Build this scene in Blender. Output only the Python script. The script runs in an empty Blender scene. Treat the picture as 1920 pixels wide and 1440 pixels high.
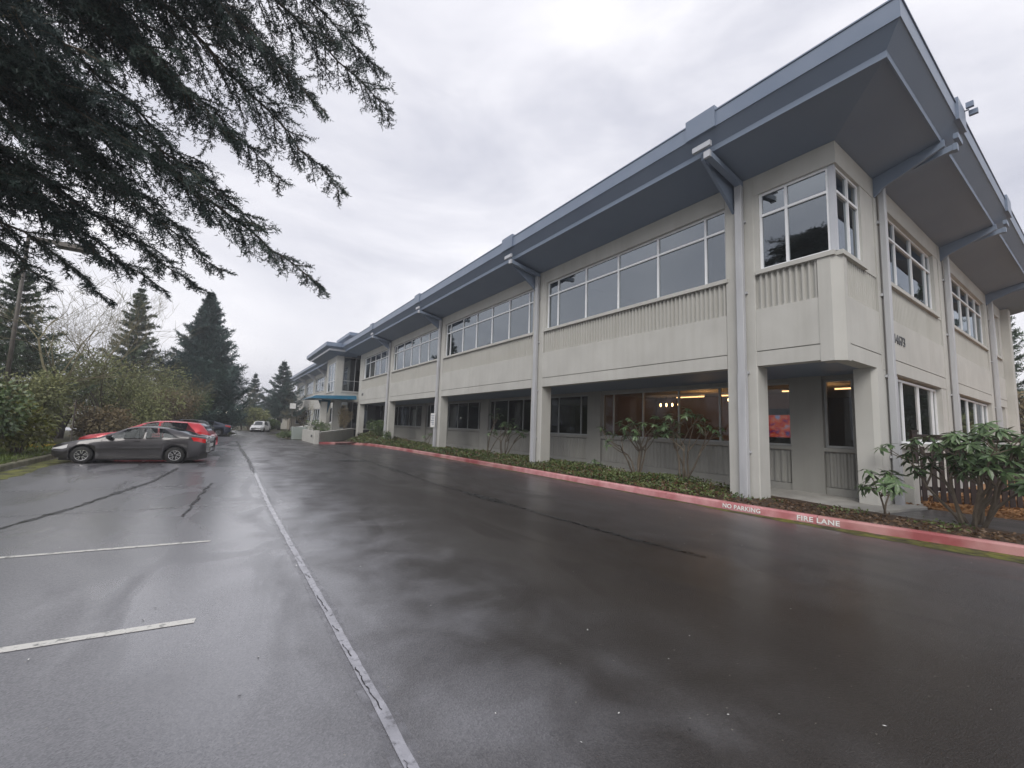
import bpy, math, random
import numpy as np
from mathutils import Vector, Matrix
R = math.radians
random.seed(7)
rng = np.random.default_rng(11)
scene = bpy.context.scene
col = scene.collection

# ------------------------------------------------------------------ camera
CAM_H = 1.6
PITCH, YAW, ROLL = 0.1012, 0.5952, 0.0333
fw = Vector((math.sin(YAW)*math.cos(PITCH), math.cos(YAW)*math.cos(PITCH), math.sin(PITCH)))
rt = Vector((math.cos(YAW), -math.sin(YAW), 0)); up = rt.cross(fw)
c_, s_ = math.cos(ROLL), math.sin(ROLL)
rt, up = c_*rt + s_*up, -s_*rt + c_*up
cd = bpy.data.cameras.new('camera'); cam = bpy.data.objects.new('camera', cd); col.objects.link(cam)
cd.sensor_width = 36; cd.sensor_fit = 'HORIZONTAL'; cd.lens = 787.04/1920*36
cd.clip_start = 0.05; cd.clip_end = 3000
cam.matrix_world = Matrix(((rt.x, up.x, -fw.x, 0), (rt.y, up.y, -fw.y, 0), (rt.z, up.z, -fw.z, CAM_H), (0, 0, 0, 1)))
scene.camera = cam

# ------------------------------------------------------------------ sky, sun, exposure
SUN_EL, SUN_AZ = 40, 229        # compass style: 0 = +Y, clockwise; the soft sun stands behind the camera
world = bpy.data.worlds.new('World'); scene.world = world; world.use_nodes = True
nt = world.node_tree; nt.nodes.clear()
wo = nt.nodes.new('ShaderNodeOutputWorld'); bg = nt.nodes.new('ShaderNodeBackground')
sky = nt.nodes.new('ShaderNodeTexSky'); sky.sky_type = 'NISHITA'; sky.sun_disc = False
sky.sun_elevation = R(SUN_EL); sky.sun_rotation = R(SUN_AZ); sky.air_density = 1.5; sky.dust_density = 4
tc = nt.nodes.new('ShaderNodeTexCoord'); mp = nt.nodes.new('ShaderNodeMapping'); mp.inputs['Scale'].default_value = (1, 1, 2.6)
n1 = nt.nodes.new('ShaderNodeTexNoise'); n1.inputs['Scale'].default_value = 1.7; n1.inputs['Detail'].default_value = 7
n1.inputs['Roughness'].default_value = .55; n1.inputs['Distortion'].default_value = .5
cr = nt.nodes.new('ShaderNodeValToRGB')
cr.color_ramp.elements[0].position = .30; cr.color_ramp.elements[0].color = (5.3, 5.4, 6.2, 1)
cr.color_ramp.elements[1].position = .70; cr.color_ramp.elements[1].color = (9.2, 9.1, 9.5, 1)
mx = nt.nodes.new('ShaderNodeMix'); mx.data_type = 'RGBA'; mx.inputs[0].default_value = .94
nt.links.new(tc.outputs['Generated'], mp.inputs[0]); nt.links.new(mp.outputs[0], n1.inputs[0])
nt.links.new(n1.outputs[0], cr.inputs[0]); nt.links.new(sky.outputs[0], mx.inputs[6]); nt.links.new(cr.outputs[0], mx.inputs[7])
nt.links.new(mx.outputs[2], bg.inputs[0]); bg.inputs[1].default_value = .1
nt.links.new(bg.outputs[0], wo.inputs[0])
sd = bpy.data.lights.new('sun', 'SUN'); sd.energy = 1.5; sd.angle = R(35); sd.color = (1, .96, .9)
so = bpy.data.objects.new('sun', sd); col.objects.link(so)
az, el = R(SUN_AZ), R(SUN_EL)
sdir = Vector((math.sin(az)*math.cos(el), math.cos(az)*math.cos(el), math.sin(el)))
so.rotation_euler = sdir.to_track_quat('Z', 'Y').to_euler(); so.location = sdir*40
vs = scene.view_settings; vs.view_transform = 'Standard'; vs.look = 'None'; vs.exposure = 0.32; vs.gamma = 1; vs.use_curve_mapping = False

# ------------------------------------------------------------------ materials
def mat(name, c1, c2=None, scale=8, rough=.7, r2=None, bump=0, bscale=60, spec=.5, metal=0, detail=6, obj=True, stretch=None, coat=0, lo=.35, hi=.65):
    m = bpy.data.materials.new(name); m.use_nodes = True; t = m.node_tree; p = t.nodes['Principled BSDF']
    p.inputs['Base Color'].default_value = (*c1, 1); p.inputs['Roughness'].default_value = rough
    p.inputs['Specular IOR Level'].default_value = spec; p.inputs['Metallic'].default_value = metal
    p.inputs['Coat Weight'].default_value = coat; p.inputs['Coat Roughness'].default_value = .04
    co = t.nodes.new('ShaderNodeTexCoord')
    src = co.outputs['Object']
    if stretch:
        q = t.nodes.new('ShaderNodeMapping'); q.inputs['Scale'].default_value = stretch
        t.links.new(src, q.inputs[0]); src = q.outputs[0]
    if c2:
        n = t.nodes.new('ShaderNodeTexNoise'); n.inputs['Scale'].default_value = scale; n.inputs['Detail'].default_value = detail
        t.links.new(src, n.inputs[0])
        r = t.nodes.new('ShaderNodeValToRGB'); r.color_ramp.elements[0].position = lo; r.color_ramp.elements[1].position = hi
        r.color_ramp.elements[0].color = (*c1, 1); r.color_ramp.elements[1].color = (*c2, 1)
        t.links.new(n.outputs[0], r.inputs[0]); t.links.new(r.outputs[0], p.inputs['Base Color'])
        if r2 is not None:
            k = t.nodes.new('ShaderNodeMapRange'); k.inputs[1].default_value = lo; k.inputs[2].default_value = hi
            k.inputs[3].default_value = rough; k.inputs[4].default_value = r2
            t.links.new(n.outputs[0], k.inputs[0]); t.links.new(k.outputs[0], p.inputs['Roughness'])
    if bump:
        n = t.nodes.new('ShaderNodeTexNoise'); n.inputs['Scale'].default_value = bscale; n.inputs['Detail'].default_value = 4
        t.links.new(src, n.inputs[0])
        b = t.nodes.new('ShaderNodeBump'); b.inputs['Strength'].default_value = bump; b.inputs['Distance'].default_value = .01
        t.links.new(n.outputs[0], b.inputs['Height']); t.links.new(b.outputs[0], p.inputs['Normal'])
    return m
def nd(t, typ, **kw):
    n = t.nodes.new(typ)
    for k, v in kw.items():
        if k in ('op',): n.operation = v
        else: n.inputs[k].default_value = v
    return n
def emis(name, c, s):
    m = bpy.data.materials.new(name); m.use_nodes = True; p = m.node_tree.nodes['Principled BSDF']
    p.inputs['Base Color'].default_value = (*c, 1); p.inputs['Emission Color'].default_value = (*c, 1); p.inputs['Emission Strength'].default_value = s
    return m
def glassmat(name, tint, ior, wob=.0):
    m = bpy.data.materials.new(name); m.use_nodes = True; t = m.node_tree; t.nodes.clear()
    o = t.nodes.new('ShaderNodeOutputMaterial'); x = t.nodes.new('ShaderNodeMixShader'); tr = t.nodes.new('ShaderNodeBsdfTransparent')
    g = t.nodes.new('ShaderNodeBsdfGlossy'); f = t.nodes.new('ShaderNodeFresnel'); f.inputs[0].default_value = ior
    tr.inputs[0].default_value = (*tint, 1); g.inputs['Roughness'].default_value = .012; g.inputs[0].default_value = (.86, .94, 1, 1)
    oi = t.nodes.new('ShaderNodeObjectInfo'); vr = nd(t,'ShaderNodeMapRange'); t.links.new(oi.outputs['Random'], vr.inputs[0]); vr.inputs[3].default_value = .86; vr.inputs[4].default_value = 1.06
    vc = t.nodes.new('ShaderNodeMix'); vc.data_type = 'RGBA'; vc.blend_type = 'MULTIPLY'; vc.inputs[0].default_value = 1; vc.inputs[6].default_value = (.86,.94,1,1); t.links.new(vr.outputs[0], vc.inputs[7]); t.links.new(vc.outputs[2], g.inputs[0])
    co = t.nodes.new('ShaderNodeTexCoord'); n = t.nodes.new('ShaderNodeTexNoise'); n.inputs['Scale'].default_value = .8; n.inputs['Detail'].default_value = 1
    b = t.nodes.new('ShaderNodeBump'); b.inputs['Strength'].default_value = .05; b.inputs['Distance'].default_value = .05
    t.links.new(co.outputs['Object'], n.inputs[0]); t.links.new(n.outputs[0], b.inputs['Height']); t.links.new(b.outputs[0], g.inputs['Normal'])
    gm = t.nodes.new('ShaderNodeNewGeometry'); iv = nd(t,'ShaderNodeMath',op='SUBTRACT'); iv.inputs[0].default_value = 1; t.links.new(gm.outputs['Backfacing'], iv.inputs[1])
    mu = nd(t,'ShaderNodeMath',op='MULTIPLY'); t.links.new(f.outputs[0], mu.inputs[0]); t.links.new(iv.outputs[0], mu.inputs[1]); t.links.new(mu.outputs[0], x.inputs[0]); t.links.new(tr.outputs[0], x.inputs[1]); t.links.new(g.outputs[0], x.inputs[2]); t.links.new(x.outputs[0], o.inputs[0])
    return m
M = {}
# painted concrete: mottled, with faint rain streaks
def stucco(name, c, d):
    m = mat(name, c, d, scale=1.1, rough=.82, bump=.35, bscale=90, lo=.3, hi=.7)
    t = m.node_tree; p = t.nodes['Principled BSDF']
    src = p.inputs['Base Color'].links[0].from_socket
    co = t.nodes.new('ShaderNodeTexCoord'); q = t.nodes.new('ShaderNodeMapping'); q.inputs['Scale'].default_value = (6, 6, .35)
    n = nd(t, 'ShaderNodeTexNoise', Scale=.9, Detail=5); t.links.new(co.outputs['Object'], q.inputs[0]); t.links.new(q.outputs[0], n.inputs[0])
    r = t.nodes.new('ShaderNodeValToRGB'); r.color_ramp.elements[0].position = .3; r.color_ramp.elements[1].position = .56
    r.color_ramp.elements[0].color = (.90, .895, .88, 1); r.color_ramp.elements[1].color = (1, 1, 1, 1); t.links.new(n.outputs[0], r.inputs[0])
    x = t.nodes.new('ShaderNodeMix'); x.data_type = 'RGBA'; x.blend_type = 'MULTIPLY'; x.inputs[0].default_value = .62
    t.links.new(src, x.inputs[6]); t.links.new(r.outputs[0], x.inputs[7]); t.links.new(x.outputs[2], p.inputs['Base Color'])
    return m
M['wall'] = stucco('painted_concrete', (.455, .452, .425), (.525, .522, .492))
M['rib'] = stucco('ribbed_concrete', (.43, .427, .398), (.47, .466, .437))
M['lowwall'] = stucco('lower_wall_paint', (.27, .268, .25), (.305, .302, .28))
M['conc'] = mat('concrete', (.32, .31, .29), (.42, .41, .38), scale=2.5, rough=.55, r2=.8, bump=.3)
M['soffit'] = mat('soffit_paint', (.20, .25, .335), (.22, .27, .355), scale=.7, rough=.6)
M['trim'] = mat('slate_trim_metal', (.155, .20, .28), (.185, .23, .31), scale=1.2, rough=.42, spec=.6)
M['trimlt'] = mat('light_trim_metal', (.46, .48, .52), (.52, .54, .58), scale=2, rough=.4)
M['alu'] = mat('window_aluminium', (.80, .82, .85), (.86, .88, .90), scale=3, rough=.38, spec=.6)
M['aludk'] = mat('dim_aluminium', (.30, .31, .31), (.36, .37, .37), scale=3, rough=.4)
M['pipe'] = mat('downspout_metal', (.40, .41, .43), (.47, .48, .50), scale=3, rough=.42, spec=.6, stretch=(2, 2, .3))
M['glass'] = glassmat('tinted_glass', (.26, .29, .31), 2.9)
M['glass1'] = glassmat('street_level_glass', (.62, .60, .57), 1.5)
M['kerbred'] = None
M['blue'] = mat('blue_canopy_metal', (.008, .09, .16), (.011, .11, .19), scale=2, rough=.45)
M['dark'] = mat('dark_void', (.012, .012, .014), rough=.9)
M['interior'] = mat('interior_grey', (.10, .10, .10), (.14, .135, .13), scale=1, rough=.9)
M['warmwall'] = mat('warm_interior_wall', (.17, .105, .065), (.22, .14, .09), scale=.8, rough=.9)
M['ceil'] = mat('interior_ceiling', (.45, .40, .33), rough=.9)
M['carpet'] = mat('carpet', (.05, .04, .04), (.08, .06, .05), scale=20, rough=1)
M['lampstrip'] = emis('warm_tube', (1, .64, .30), 4.5)
M['bulb'] = emis('warm_bulb', (1, .66, .30), 22)
M['globe'] = emis('lit_globe', (1, .93, .8), 9)
M['white'] = mat('white_paint', (.72, .72, .70), (.80, .80, .78), scale=4, rough=.6)
M['letter'] = mat('grey_metal_letter', (.10, .105, .11), rough=.4)
M['fence'] = mat('dark_stained_wood', (.016, .009, .008), (.03, .016, .013), scale=3, rough=.55, stretch=(8, 8, .6), bump=.3)
M['bark'] = mat('fir_bark', (.045, .036, .028), (.09, .072, .055), scale=14, rough=.95, bump=1, bscale=40, stretch=(1, 1, .25))
M['twig'] = mat('twig_bark', (.085, .068, .05), (.14, .115, .085), scale=6, rough=.9)
M['oldtwig'] = mat('mossy_twig', (.15, .135, .075), (.22, .20, .12), scale=3, rough=.9)
M['needle'] = mat('fir_needle', (.02, .04, .038), (.048, .078, .06), scale=1.4, rough=.55)
M['needle2'] = mat('spruce_needle_blue', (.035, .072, .068), (.065, .115, .095), scale=.8, rough=.6)
M['needle3'] = mat('hemlock_needle', (.05, .085, .05), (.095, .135, .07), scale=.8, rough=.6)
M['leaf'] = mat('rhododendron_leaf', (.055, .105, .045), (.13, .19, .085), scale=7, rough=.34, spec=.5)
M['leafy'] = mat('yellow_green_leaf', (.10, .12, .02), (.20, .20, .04), scale=4, rough=.45)
M['leafm'] = mat('laurel_leaf', (.05, .09, .03), (.13, .18, .065), scale=3, rough=.35)
M['leafo'] = mat('olive_brush_leaf', (.15, .17, .065), (.26, .275, .12), scale=1.2, rough=.7)
M['leafb'] = mat('rusty_brush_leaf', (.17, .13, .07), (.215, .18, .10), scale=1.5, rough=.8)
M['cover'] = mat('ground_cover_leaf', (.045, .075, .022), (.12, .15, .045), scale=2.2, rough=.5)
M['coverb'] = mat('ground_cover_leaf_bronze', (.085, .045, .02), (.12, .075, .035), scale=3, rough=.5)
M['mulch'] = mat('wet_mulch', (.035, .022, .014), (.075, .045, .026), scale=22, rough=.6, bump=1, bscale=45)
M['barkchip'] = mat('orange_bark_chips', (.20, .095, .035), (.36, .19, .075), scale=26, rough=.7, bump=1, bscale=50)
M['grass'] = mat('grass_blade', (.06, .10, .015), (.14, .18, .035), scale=2, rough=.6)
M['soil'] = mat('leaf_litter_soil', (.05, .045, .022), (.085, .08, .03), scale=5, rough=.8, bump=.8)
M['tyre'] = mat('tyre_rubber', (.012, .012, .012), rough=.7)
M['rim'] = mat('alloy_rim', (.55, .55, .55), rough=.25, metal=.9)
M['cglass'] = glassmat('car_glass', (.34, .35, .36), 1.28)
M['blackpl'] = mat('black_plastic', (.015, .015, .016), rough=.45)
M['red_lens'] = mat('red_lens', (.55, .012, .012), rough=.15, coat=1)
M['clear_lens'] = mat('clear_lens', (.6, .6, .6), rough=.1, coat=1)
M['p_grey'] = mat('grey_car_paint', (.042, .040, .043), (.05, .047, .05), scale=3, rough=.32, metal=.55, coat=1)
M['p_red'] = mat('red_car_paint', (.44, .006, .016), (.47, .008, .02), scale=3, rough=.3, metal=.25, coat=1)
M['p_dark'] = mat('charcoal_car_paint', (.018, .019, .023), rough=.3, metal=.3, coat=1)
M['p_blue'] = mat('navy_car_paint', (.02, .03, .06), rough=.3, metal=.3, coat=1)
M['p_white'] = mat('white_car_paint', (.7, .7, .7), rough=.3, coat=1)
M['roofsh'] = mat('grey_shingle', (.20, .195, .19), (.27, .26, .25), scale=9, rough=.9)
M['housew'] = mat('pale_siding', (.62, .61, .57), (.68, .67, .63), scale=3, rough=.8)
M['houset'] = mat('tan_siding', (.40, .36, .30), (.46, .42, .35), scale=3, rough=.8)
M['yellow'] = mat('yellow_paint', (.62, .42, .04), (.55, .36, .05), scale=5, rough=.6)
M['utilbox'] = mat('utility_green', (.30, .34, .32), rough=.5)
M['pole'] = mat('lamp_pole_metal', (.06, .052, .042), (.09, .08, .065), scale=4, rough=.55)

def asphalt():
    m = bpy.data.materials.new('wet_asphalt'); m.use_nodes = True; t = m.node_tree; p = t.nodes['Principled BSDF']; L = t.links.new
    co = t.nodes.new('ShaderNodeTexCoord').outputs['Object']
    def noise(s, d=5, w=0.0, mapping=None):
        src = co
        if mapping: q = nd(t, 'ShaderNodeMapping', Scale=mapping); L(co, q.inputs[0]); src = q.outputs[0]
        n = nd(t, 'ShaderNodeTexNoise', Scale=s, Detail=d, Distortion=w); L(src, n.inputs[0]); return n.outputs[0]
    def rng_(v, a0, a1, b0, b1):
        k = nd(t, 'ShaderNodeMapRange'); L(v, k.inputs[0])
        for i, x in enumerate((a0, a1, b0, b1)): k.inputs[i+1].default_value = x
        return k.outputs[0]
    big = noise(.33, 4, .6, (1.0, .45, 1)); mid = noise(1.7, 5, .4); fine = noise(95, 3)
    vor = t.nodes.new('ShaderNodeTexVoronoi'); vor.inputs['Scale'].default_value = 105; L(co, vor.inputs[0])
    # across the lot: paler, smoother stalls; coarse dark brown drive lane; greyer strip towards the kerb
    sx = t.nodes.new('ShaderNodeSeparateXYZ'); L(co, sx.inputs[0])
    jit = nd(t, 'ShaderNodeMath', op='ADD'); L(sx.outputs[0], jit.inputs[0]); L(rng_(mid, .3, .7, -.55, .55), jit.inputs[1])
    xr = t.nodes.new('ShaderNodeValToRGB'); L(rng_(jit.outputs[0], 0, 10, 0, 1), xr.inputs[0]); xr.color_ramp.interpolation = 'B_SPLINE'
    e = xr.color_ramp.elements; e[0].position = .06; e[0].color = (0,0,0,1); e[1].position = .9; e[1].color = (.62,.62,.62,1)
    for po, va in ((.13,.35),(.23,.95),(.45,1.0),(.62,.8)): k_ = e.new(po); k_.color = (va,va,va,1)
    lane = xr.outputs[0]
    ramp = t.nodes.new('ShaderNodeMix'); ramp.data_type = 'RGBA'; L(lane, ramp.inputs[0])
    ramp.inputs[6].default_value = (.182, .184, .202, 1); ramp.inputs[7].default_value = (.0175, .0125, .0085, 1)
    st = t.nodes.new('ShaderNodeMix'); st.data_type = 'RGBA'; st.blend_type = 'MULTIPLY'; st.inputs[0].default_value = 1
    L(ramp.outputs[2], st.inputs[6])
    rr = t.nodes.new('ShaderNodeValToRGB'); L(vor.outputs['Color'], rr.inputs[0])
    rr.color_ramp.elements[0].position = .1; rr.color_ramp.elements[0].color = (.70, .70, .70, 1); rr.color_ramp.elements[1].position = .97; rr.color_ramp.elements[1].color = (1.22, 1.2, 1.16, 1)
    L(rr.outputs[0], st.inputs[7])
    # pale chips
    vo2 = t.nodes.new('ShaderNodeTexVoronoi'); vo2.inputs['Scale'].default_value = 26; L(co, vo2.inputs[0])
    sp = t.nodes.new('ShaderNodeSeparateColor'); L(vo2.outputs['Color'], sp.inputs[0])
    ch = nd(t, 'ShaderNodeMath', op='GREATER_THAN'); L(sp.outputs[0], ch.inputs[0]); ch.inputs[1].default_value = .945
    dd = nd(t, 'ShaderNodeMath', op='LESS_THAN'); L(vo2.outputs['Distance'], dd.inputs[0]); dd.inputs[1].default_value = .12
    cc = nd(t, 'ShaderNodeMath', op='MULTIPLY'); L(ch.outputs[0], cc.inputs[0]); L(dd.outputs[0], cc.inputs[1])
    fi = t.nodes.new('ShaderNodeMix'); fi.data_type = 'RGBA'; L(cc.outputs[0], fi.inputs[0]); L(st.outputs[2], fi.inputs[6]); fi.inputs[7].default_value = (.28, .26, .22, 1)
    L(fi.outputs[2], p.inputs['Base Color'])
    dry = noise(.8, 6, .8, (1.5, .5, 1))
    wet = rng_(big, .34, .52, 0, 1)
    w2 = nd(t, 'ShaderNodeMath', op='MULTIPLY'); L(wet, w2.inputs[0]); L(rng_(dry, .36, .50, .12, 1), w2.inputs[1])
    r0 = nd(t, 'ShaderNodeMath', op='ADD'); L(rng_(w2.outputs[0], 0, 1, .42, .22), r0.inputs[0]); L(rng_(lane, 0, 1, 0, .14), r0.inputs[1])
    ad = nd(t, 'ShaderNodeMath', op='ADD'); L(r0.outputs[0], ad.inputs[0]); L(rng_(fine, .3, .7, -.04, .06), ad.inputs[1])
    L(ad.outputs[0], p.inputs['Roughness']); L(rng_(lane, 0, 1, .6, .32), p.inputs['Specular IOR Level'])
    b = t.nodes.new('ShaderNodeBump'); b.inputs['Distance'].default_value = .007
    bs = nd(t, 'ShaderNodeMath', op='ADD'); L(rng_(w2.outputs[0], 0, 1, .30, .06), bs.inputs[0]); L(rng_(lane, 0, 1, 0, .4), bs.inputs[1]); L(bs.outputs[0], b.inputs['Strength'])
    hsum = nd(t, 'ShaderNodeMath', op='ADD'); L(vor.outputs['Distance'], hsum.inputs[0]); L(fine, hsum.inputs[1]); L(hsum.outputs[0], b.inputs['Height'])
    L(b.outputs[0], p.inputs['Normal'])
    p.inputs['Coat Roughness'].default_value = .25; p.inputs['Coat IOR'].default_value = 1.7
    cw = nd(t, 'ShaderNodeMath', op='MULTIPLY'); L(rng_(w2.outputs[0], 0, .9, .42, 1), cw.inputs[0]); L(rng_(lane, 0, 1, 1, .30), cw.inputs[1]); L(cw.outputs[0], p.inputs['Coat Weight'])
    return m
M['asphalt'] = asphalt()
M['seal'] = mat('crack_sealant', (.012, .012, .013), (.022, .022, .022), scale=9, rough=.22, r2=.45, lo=.4, hi=.6)
M['seam'] = mat('sky_sheen_seam', (.25, .25, .275), (.38, .38, .42), scale=5, rough=.2, r2=.3, coat=.8, lo=.36, hi=.62, bump=.3)  # pale colour carries the sky reflected in the water-filled seam
M['stripe'] = mat('worn_stripe_paint', (.25, .25, .24), (.70, .69, .65), scale=14, rough=.4, lo=.34, hi=.46, bump=.3)
M['faint'] = mat('faint_stripe_paint', (.19, .19, .20), (.34, .34, .345), scale=7, rough=.3, lo=.4, hi=.6)
M['moss'] = mat('moss_film', (.05, .052, .018), (.15, .155, .022), scale=3, rough=.7, bump=.6, lo=.4, hi=.62)
def kerbpaint():
    m = mat('red_kerb_paint', (.30, .075, .078), (.48, .25, .24), scale=1.3, rough=.45, bump=.3, bscale=70, lo=.38, hi=.6)
    return m
M['kerbred'] = kerbpaint()
M['kerbpink'] = mat('faded_pink_kerb_paint', (.43, .15, .16), (.60, .315, .32), scale=3.2, rough=.5, bump=.3, bscale=70)
M['kerbdark'] = mat('dark_red_kerb_paint', (.22, .03, .036), (.33, .075, .08), scale=3, rough=.45, bump=.3, bscale=70)
M['mosskerb'] = mat('mossy_concrete_kerb', (.10, .095, .055), (.20, .19, .13), scale=4, rough=.85, bump=.5)
def screen_mat():
    m = bpy.data.materials.new('screen_picture'); m.use_nodes = True; t = m.node_tree; p = t.nodes['Principled BSDF']
    co = t.nodes.new('ShaderNodeTexCoord'); n = nd(t, 'ShaderNodeTexNoise', Scale=4.5, Detail=3); t.links.new(co.outputs['Object'], n.inputs[0])
    r = t.nodes.new('ShaderNodeValToRGB'); e = r.color_ramp.elements
    e[0].position = .34; e[0].color = (.03, .05, .30, 1); e[1].position = .66; e[1].color = (.25, .40, .75, 1)
    x = e.new(.44); x.color = (.55, .03, .03, 1); x = e.new(.55); x.color = (.75, .16, .04, 1)
    t.links.new(n.outputs[0], r.inputs[0]); t.links.new(r.outputs[0], p.inputs['Emission Color']); p.inputs['Emission Strength'].default_value = .55
    p.inputs['Base Color'].default_value = (.01, .01, .01, 1)
    return m
M['screen'] = screen_mat()

def speckle(key, scale, lo, hi):
    m = M[key]; t = m.node_tree; p = t.nodes['Principled BSDF']; o = [n for n in t.nodes if n.type == 'OUTPUT_MATERIAL'][0]
    co = t.nodes.new('ShaderNodeTexCoord'); n = nd(t, 'ShaderNodeTexNoise', Scale=scale, Detail=6, Roughness=.65); t.links.new(co.outputs['Object'], n.inputs[0])
    r = t.nodes.new('ShaderNodeMapRange'); t.links.new(n.outputs[0], r.inputs[0]); r.inputs[1].default_value = lo; r.inputs[2].default_value = hi
    tr = t.nodes.new('ShaderNodeBsdfTransparent'); x = t.nodes.new('ShaderNodeMixShader')
    t.links.new(r.outputs[0], x.inputs[0]); t.links.new(tr.outputs[0], x.inputs[1]); t.links.new(p.outputs[0], x.inputs[2]); t.links.new(x.outputs[0], o.inputs[0])
M['seamwide'] = mat('sky_sheen_fringe', (.17, .17, .185), (.24, .24, .262), scale=6, rough=.25, coat=.8)  # the same sky sheen painted wider and fainter, softening the seam edges
speckle('seam', 14, .22, .46); speckle('seamwide', 7, .36, .72); speckle('stripe', 30, .30, .40); speckle('faint', 12, .40, .60); speckle('moss', 5, .28, .50); speckle('seal', 9, .34, .46)
M['hair'] = mat('crack_gap', (.008, .008, .009), rough=.5)

# ------------------------------------------------------------------ mesh builder
class MB:
    def __init__(s): s.v = []; s.f = []
    def add(s, vs, fs):
        o = len(s.v); s.v += [tuple(v) for v in vs]; s.f += [tuple(i+o for i in f) for f in fs]; return s
    def box(s, x0, x1, y0, y1, z0, z1, c=0.0):
        if x0 > x1: x0, x1 = x1, x0
        if y0 > y1: y0, y1 = y1, y0
        if c <= 0:
            return s.add([(x0,y0,z0),(x1,y0,z0),(x1,y1,z0),(x0,y1,z0),(x0,y0,z1),(x1,y0,z1),(x1,y1,z1),(x0,y1,z1)],
                  [(0,3,2,1),(4,5,6,7),(0,1,5,4),(1,2,6,5),(2,3,7,6),(3,0,4,7)])
        pts = [(x0+c,y0),(x1-c,y0),(x1,y0+c),(x1,y1-c),(x1-c,y1),(x0+c,y1),(x0,y1-c),(x0,y0+c)]
        return s.prism(pts, z0, z1)
    def prism(s, pts, z0, z1):
        n = len(pts)
        return s.add([(x,y,z0) for x,y in pts]+[(x,y,z1) for x,y in pts],
              [tuple(range(n-1,-1,-1)), tuple(range(n,2*n))]+[(i,(i+1)%n,(i+1)%n+n,i+n) for i in range(n)])
    def loft(s, A, B):      # two matching polygons
        n = len(A)
        return s.add(list(A)+list(B), [tuple(range(n-1,-1,-1)), tuple(range(n,2*n))]+[(i,(i+1)%n,(i+1)%n+n,i+n) for i in range(n)])
    def tube(s, path, rad, n=6, cap=True):
        path = [Vector(p) for p in path]; rings = []; k = len(path)
        if not hasattr(rad, '__len__'): rad = [rad]*k
        prev = None
        o = len(s.v)
        for i, p in enumerate(path):
            d = (path[min(i+1,k-1)]-path[max(i-1,0)])
            if d.length < 1e-9: d = Vector((0,0,1))
            d.normalize()
            if prev is None: a = d.orthogonal().normalized()
            else:
                a = prev - d*prev.dot(d)
                a = a.normalized() if a.length > 1e-6 else d.orthogonal().normalized()
            prev = a; b = d.cross(a)
            for j in range(n):
                t = 2*math.pi*j/n; s.v.append(tuple(p+(a*math.cos(t)+b*math.sin(t))*rad[i]))
        for i in range(k-1):
            for j in range(n):
                s.f.append((o+i*n+j, o+i*n+(j+1)%n, o+(i+1)*n+(j+1)%n, o+(i+1)*n+j))
        if cap and n > 2:
            s.f.append(tuple(o+j for j in range(n-1,-1,-1))); s.f.append(tuple(o+(k-1)*n+j for j in range(n)))
        return s
    def mesh(s, name):
        me = bpy.data.meshes.new(name); me.from_pydata(s.v, [], s.f); me.update(); return me
    def build(s, name, m, parent=None, smooth=False, origin=None):
        if origin is not None:
            o = Vector(origin); s.v = [(x-o.x, y-o.y, z-o.z) for x, y, z in s.v]
        me = s.mesh(name)
        ob = bpy.data.objects.new(name, me); col.objects.link(ob)
        me.materials.append(M[m] if isinstance(m, str) else m)
        if smooth: me.polygons.foreach_set('use_smooth', [True]*len(me.polygons))
        if origin is not None: ob.location = origin
        if parent is not None: ob.parent = parent
        return ob
def npmesh(name, V, F, m, parent=None, smooth=False):
    """V (n,3), F (m,k) fast mesh"""
    me = bpy.data.meshes.new(name); V = np.asarray(V, np.float32); F = np.asarray(F, np.int32)
    me.vertices.add(len(V)); me.vertices.foreach_set('co', V.ravel())
    k = F.shape[1]; me.loops.add(F.size); me.loops.foreach_set('vertex_index', F.ravel())
    me.polygons.add(len(F)); me.polygons.foreach_set('loop_start', np.arange(0, F.size, k, dtype=np.int32))
    me.update(calc_edges=True)
    me.materials.append(M[m])
    ob = bpy.data.objects.new(name, me); col.objects.link(ob)
    if parent is not None: ob.parent = parent
    return ob
def tag(o, label=None, cat=None, group=None, kind=None):
    if label: o['label'] = label
    if cat: o['category'] = cat
    if group: o['group'] = group
    if kind: o['kind'] = kind
    return o
def empty(name, loc, label=None, cat=None, group=None, rz=0):
    o = bpy.data.objects.new(name, None); col.objects.link(o); o.location = loc; o.rotation_euler = (0, 0, rz); o.empty_display_size = .2
    return tag(o, label, cat, group)
def text(name, s, size, M4, m, parent=None, ext=.004, bold=0.0, space=1.0):
    cu = bpy.data.curves.new(name, 'FONT'); cu.body = s; cu.size = size; cu.extrude = ext; cu.offset = bold; cu.space_character = space
    cu.align_x = 'CENTER'; cu.align_y = 'CENTER'; cu.resolution_u = 3
    tmp = bpy.data.objects.new('t', cu); col.objects.link(tmp)
    me = bpy.data.meshes.new_from_object(tmp.evaluated_get(bpy.context.evaluated_depsgraph_get()))
    bpy.data.objects.remove(tmp); bpy.data.curves.remove(cu)
    me.materials.clear(); me.materials.append(M[m])
    ob = bpy.data.objects.new(name, me); col.objects.link(ob); ob.parent = parent; ob.matrix_local = M4
    return ob
def frameM(o, x, y):
    x = Vector(x).normalized(); y = Vector(y); y = (y-x*y.dot(x)).normalized(); z = x.cross(y)
    return Matrix(((x.x,y.x,z.x,o[0]),(x.y,y.y,z.y,o[1]),(x.z,y.z,z.z,o[2]),(0,0,0,1)))
WORLDP = set()
_b = MB.build
def build_w(s, name, m, parent=None, **k):
    ob = _b(s, name, m, parent, **k)
    if parent is not None and parent.name in WORLDP: ob.matrix_parent_inverse = Matrix.Translation(-parent.location)
    return ob
MB.build = build_w
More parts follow.
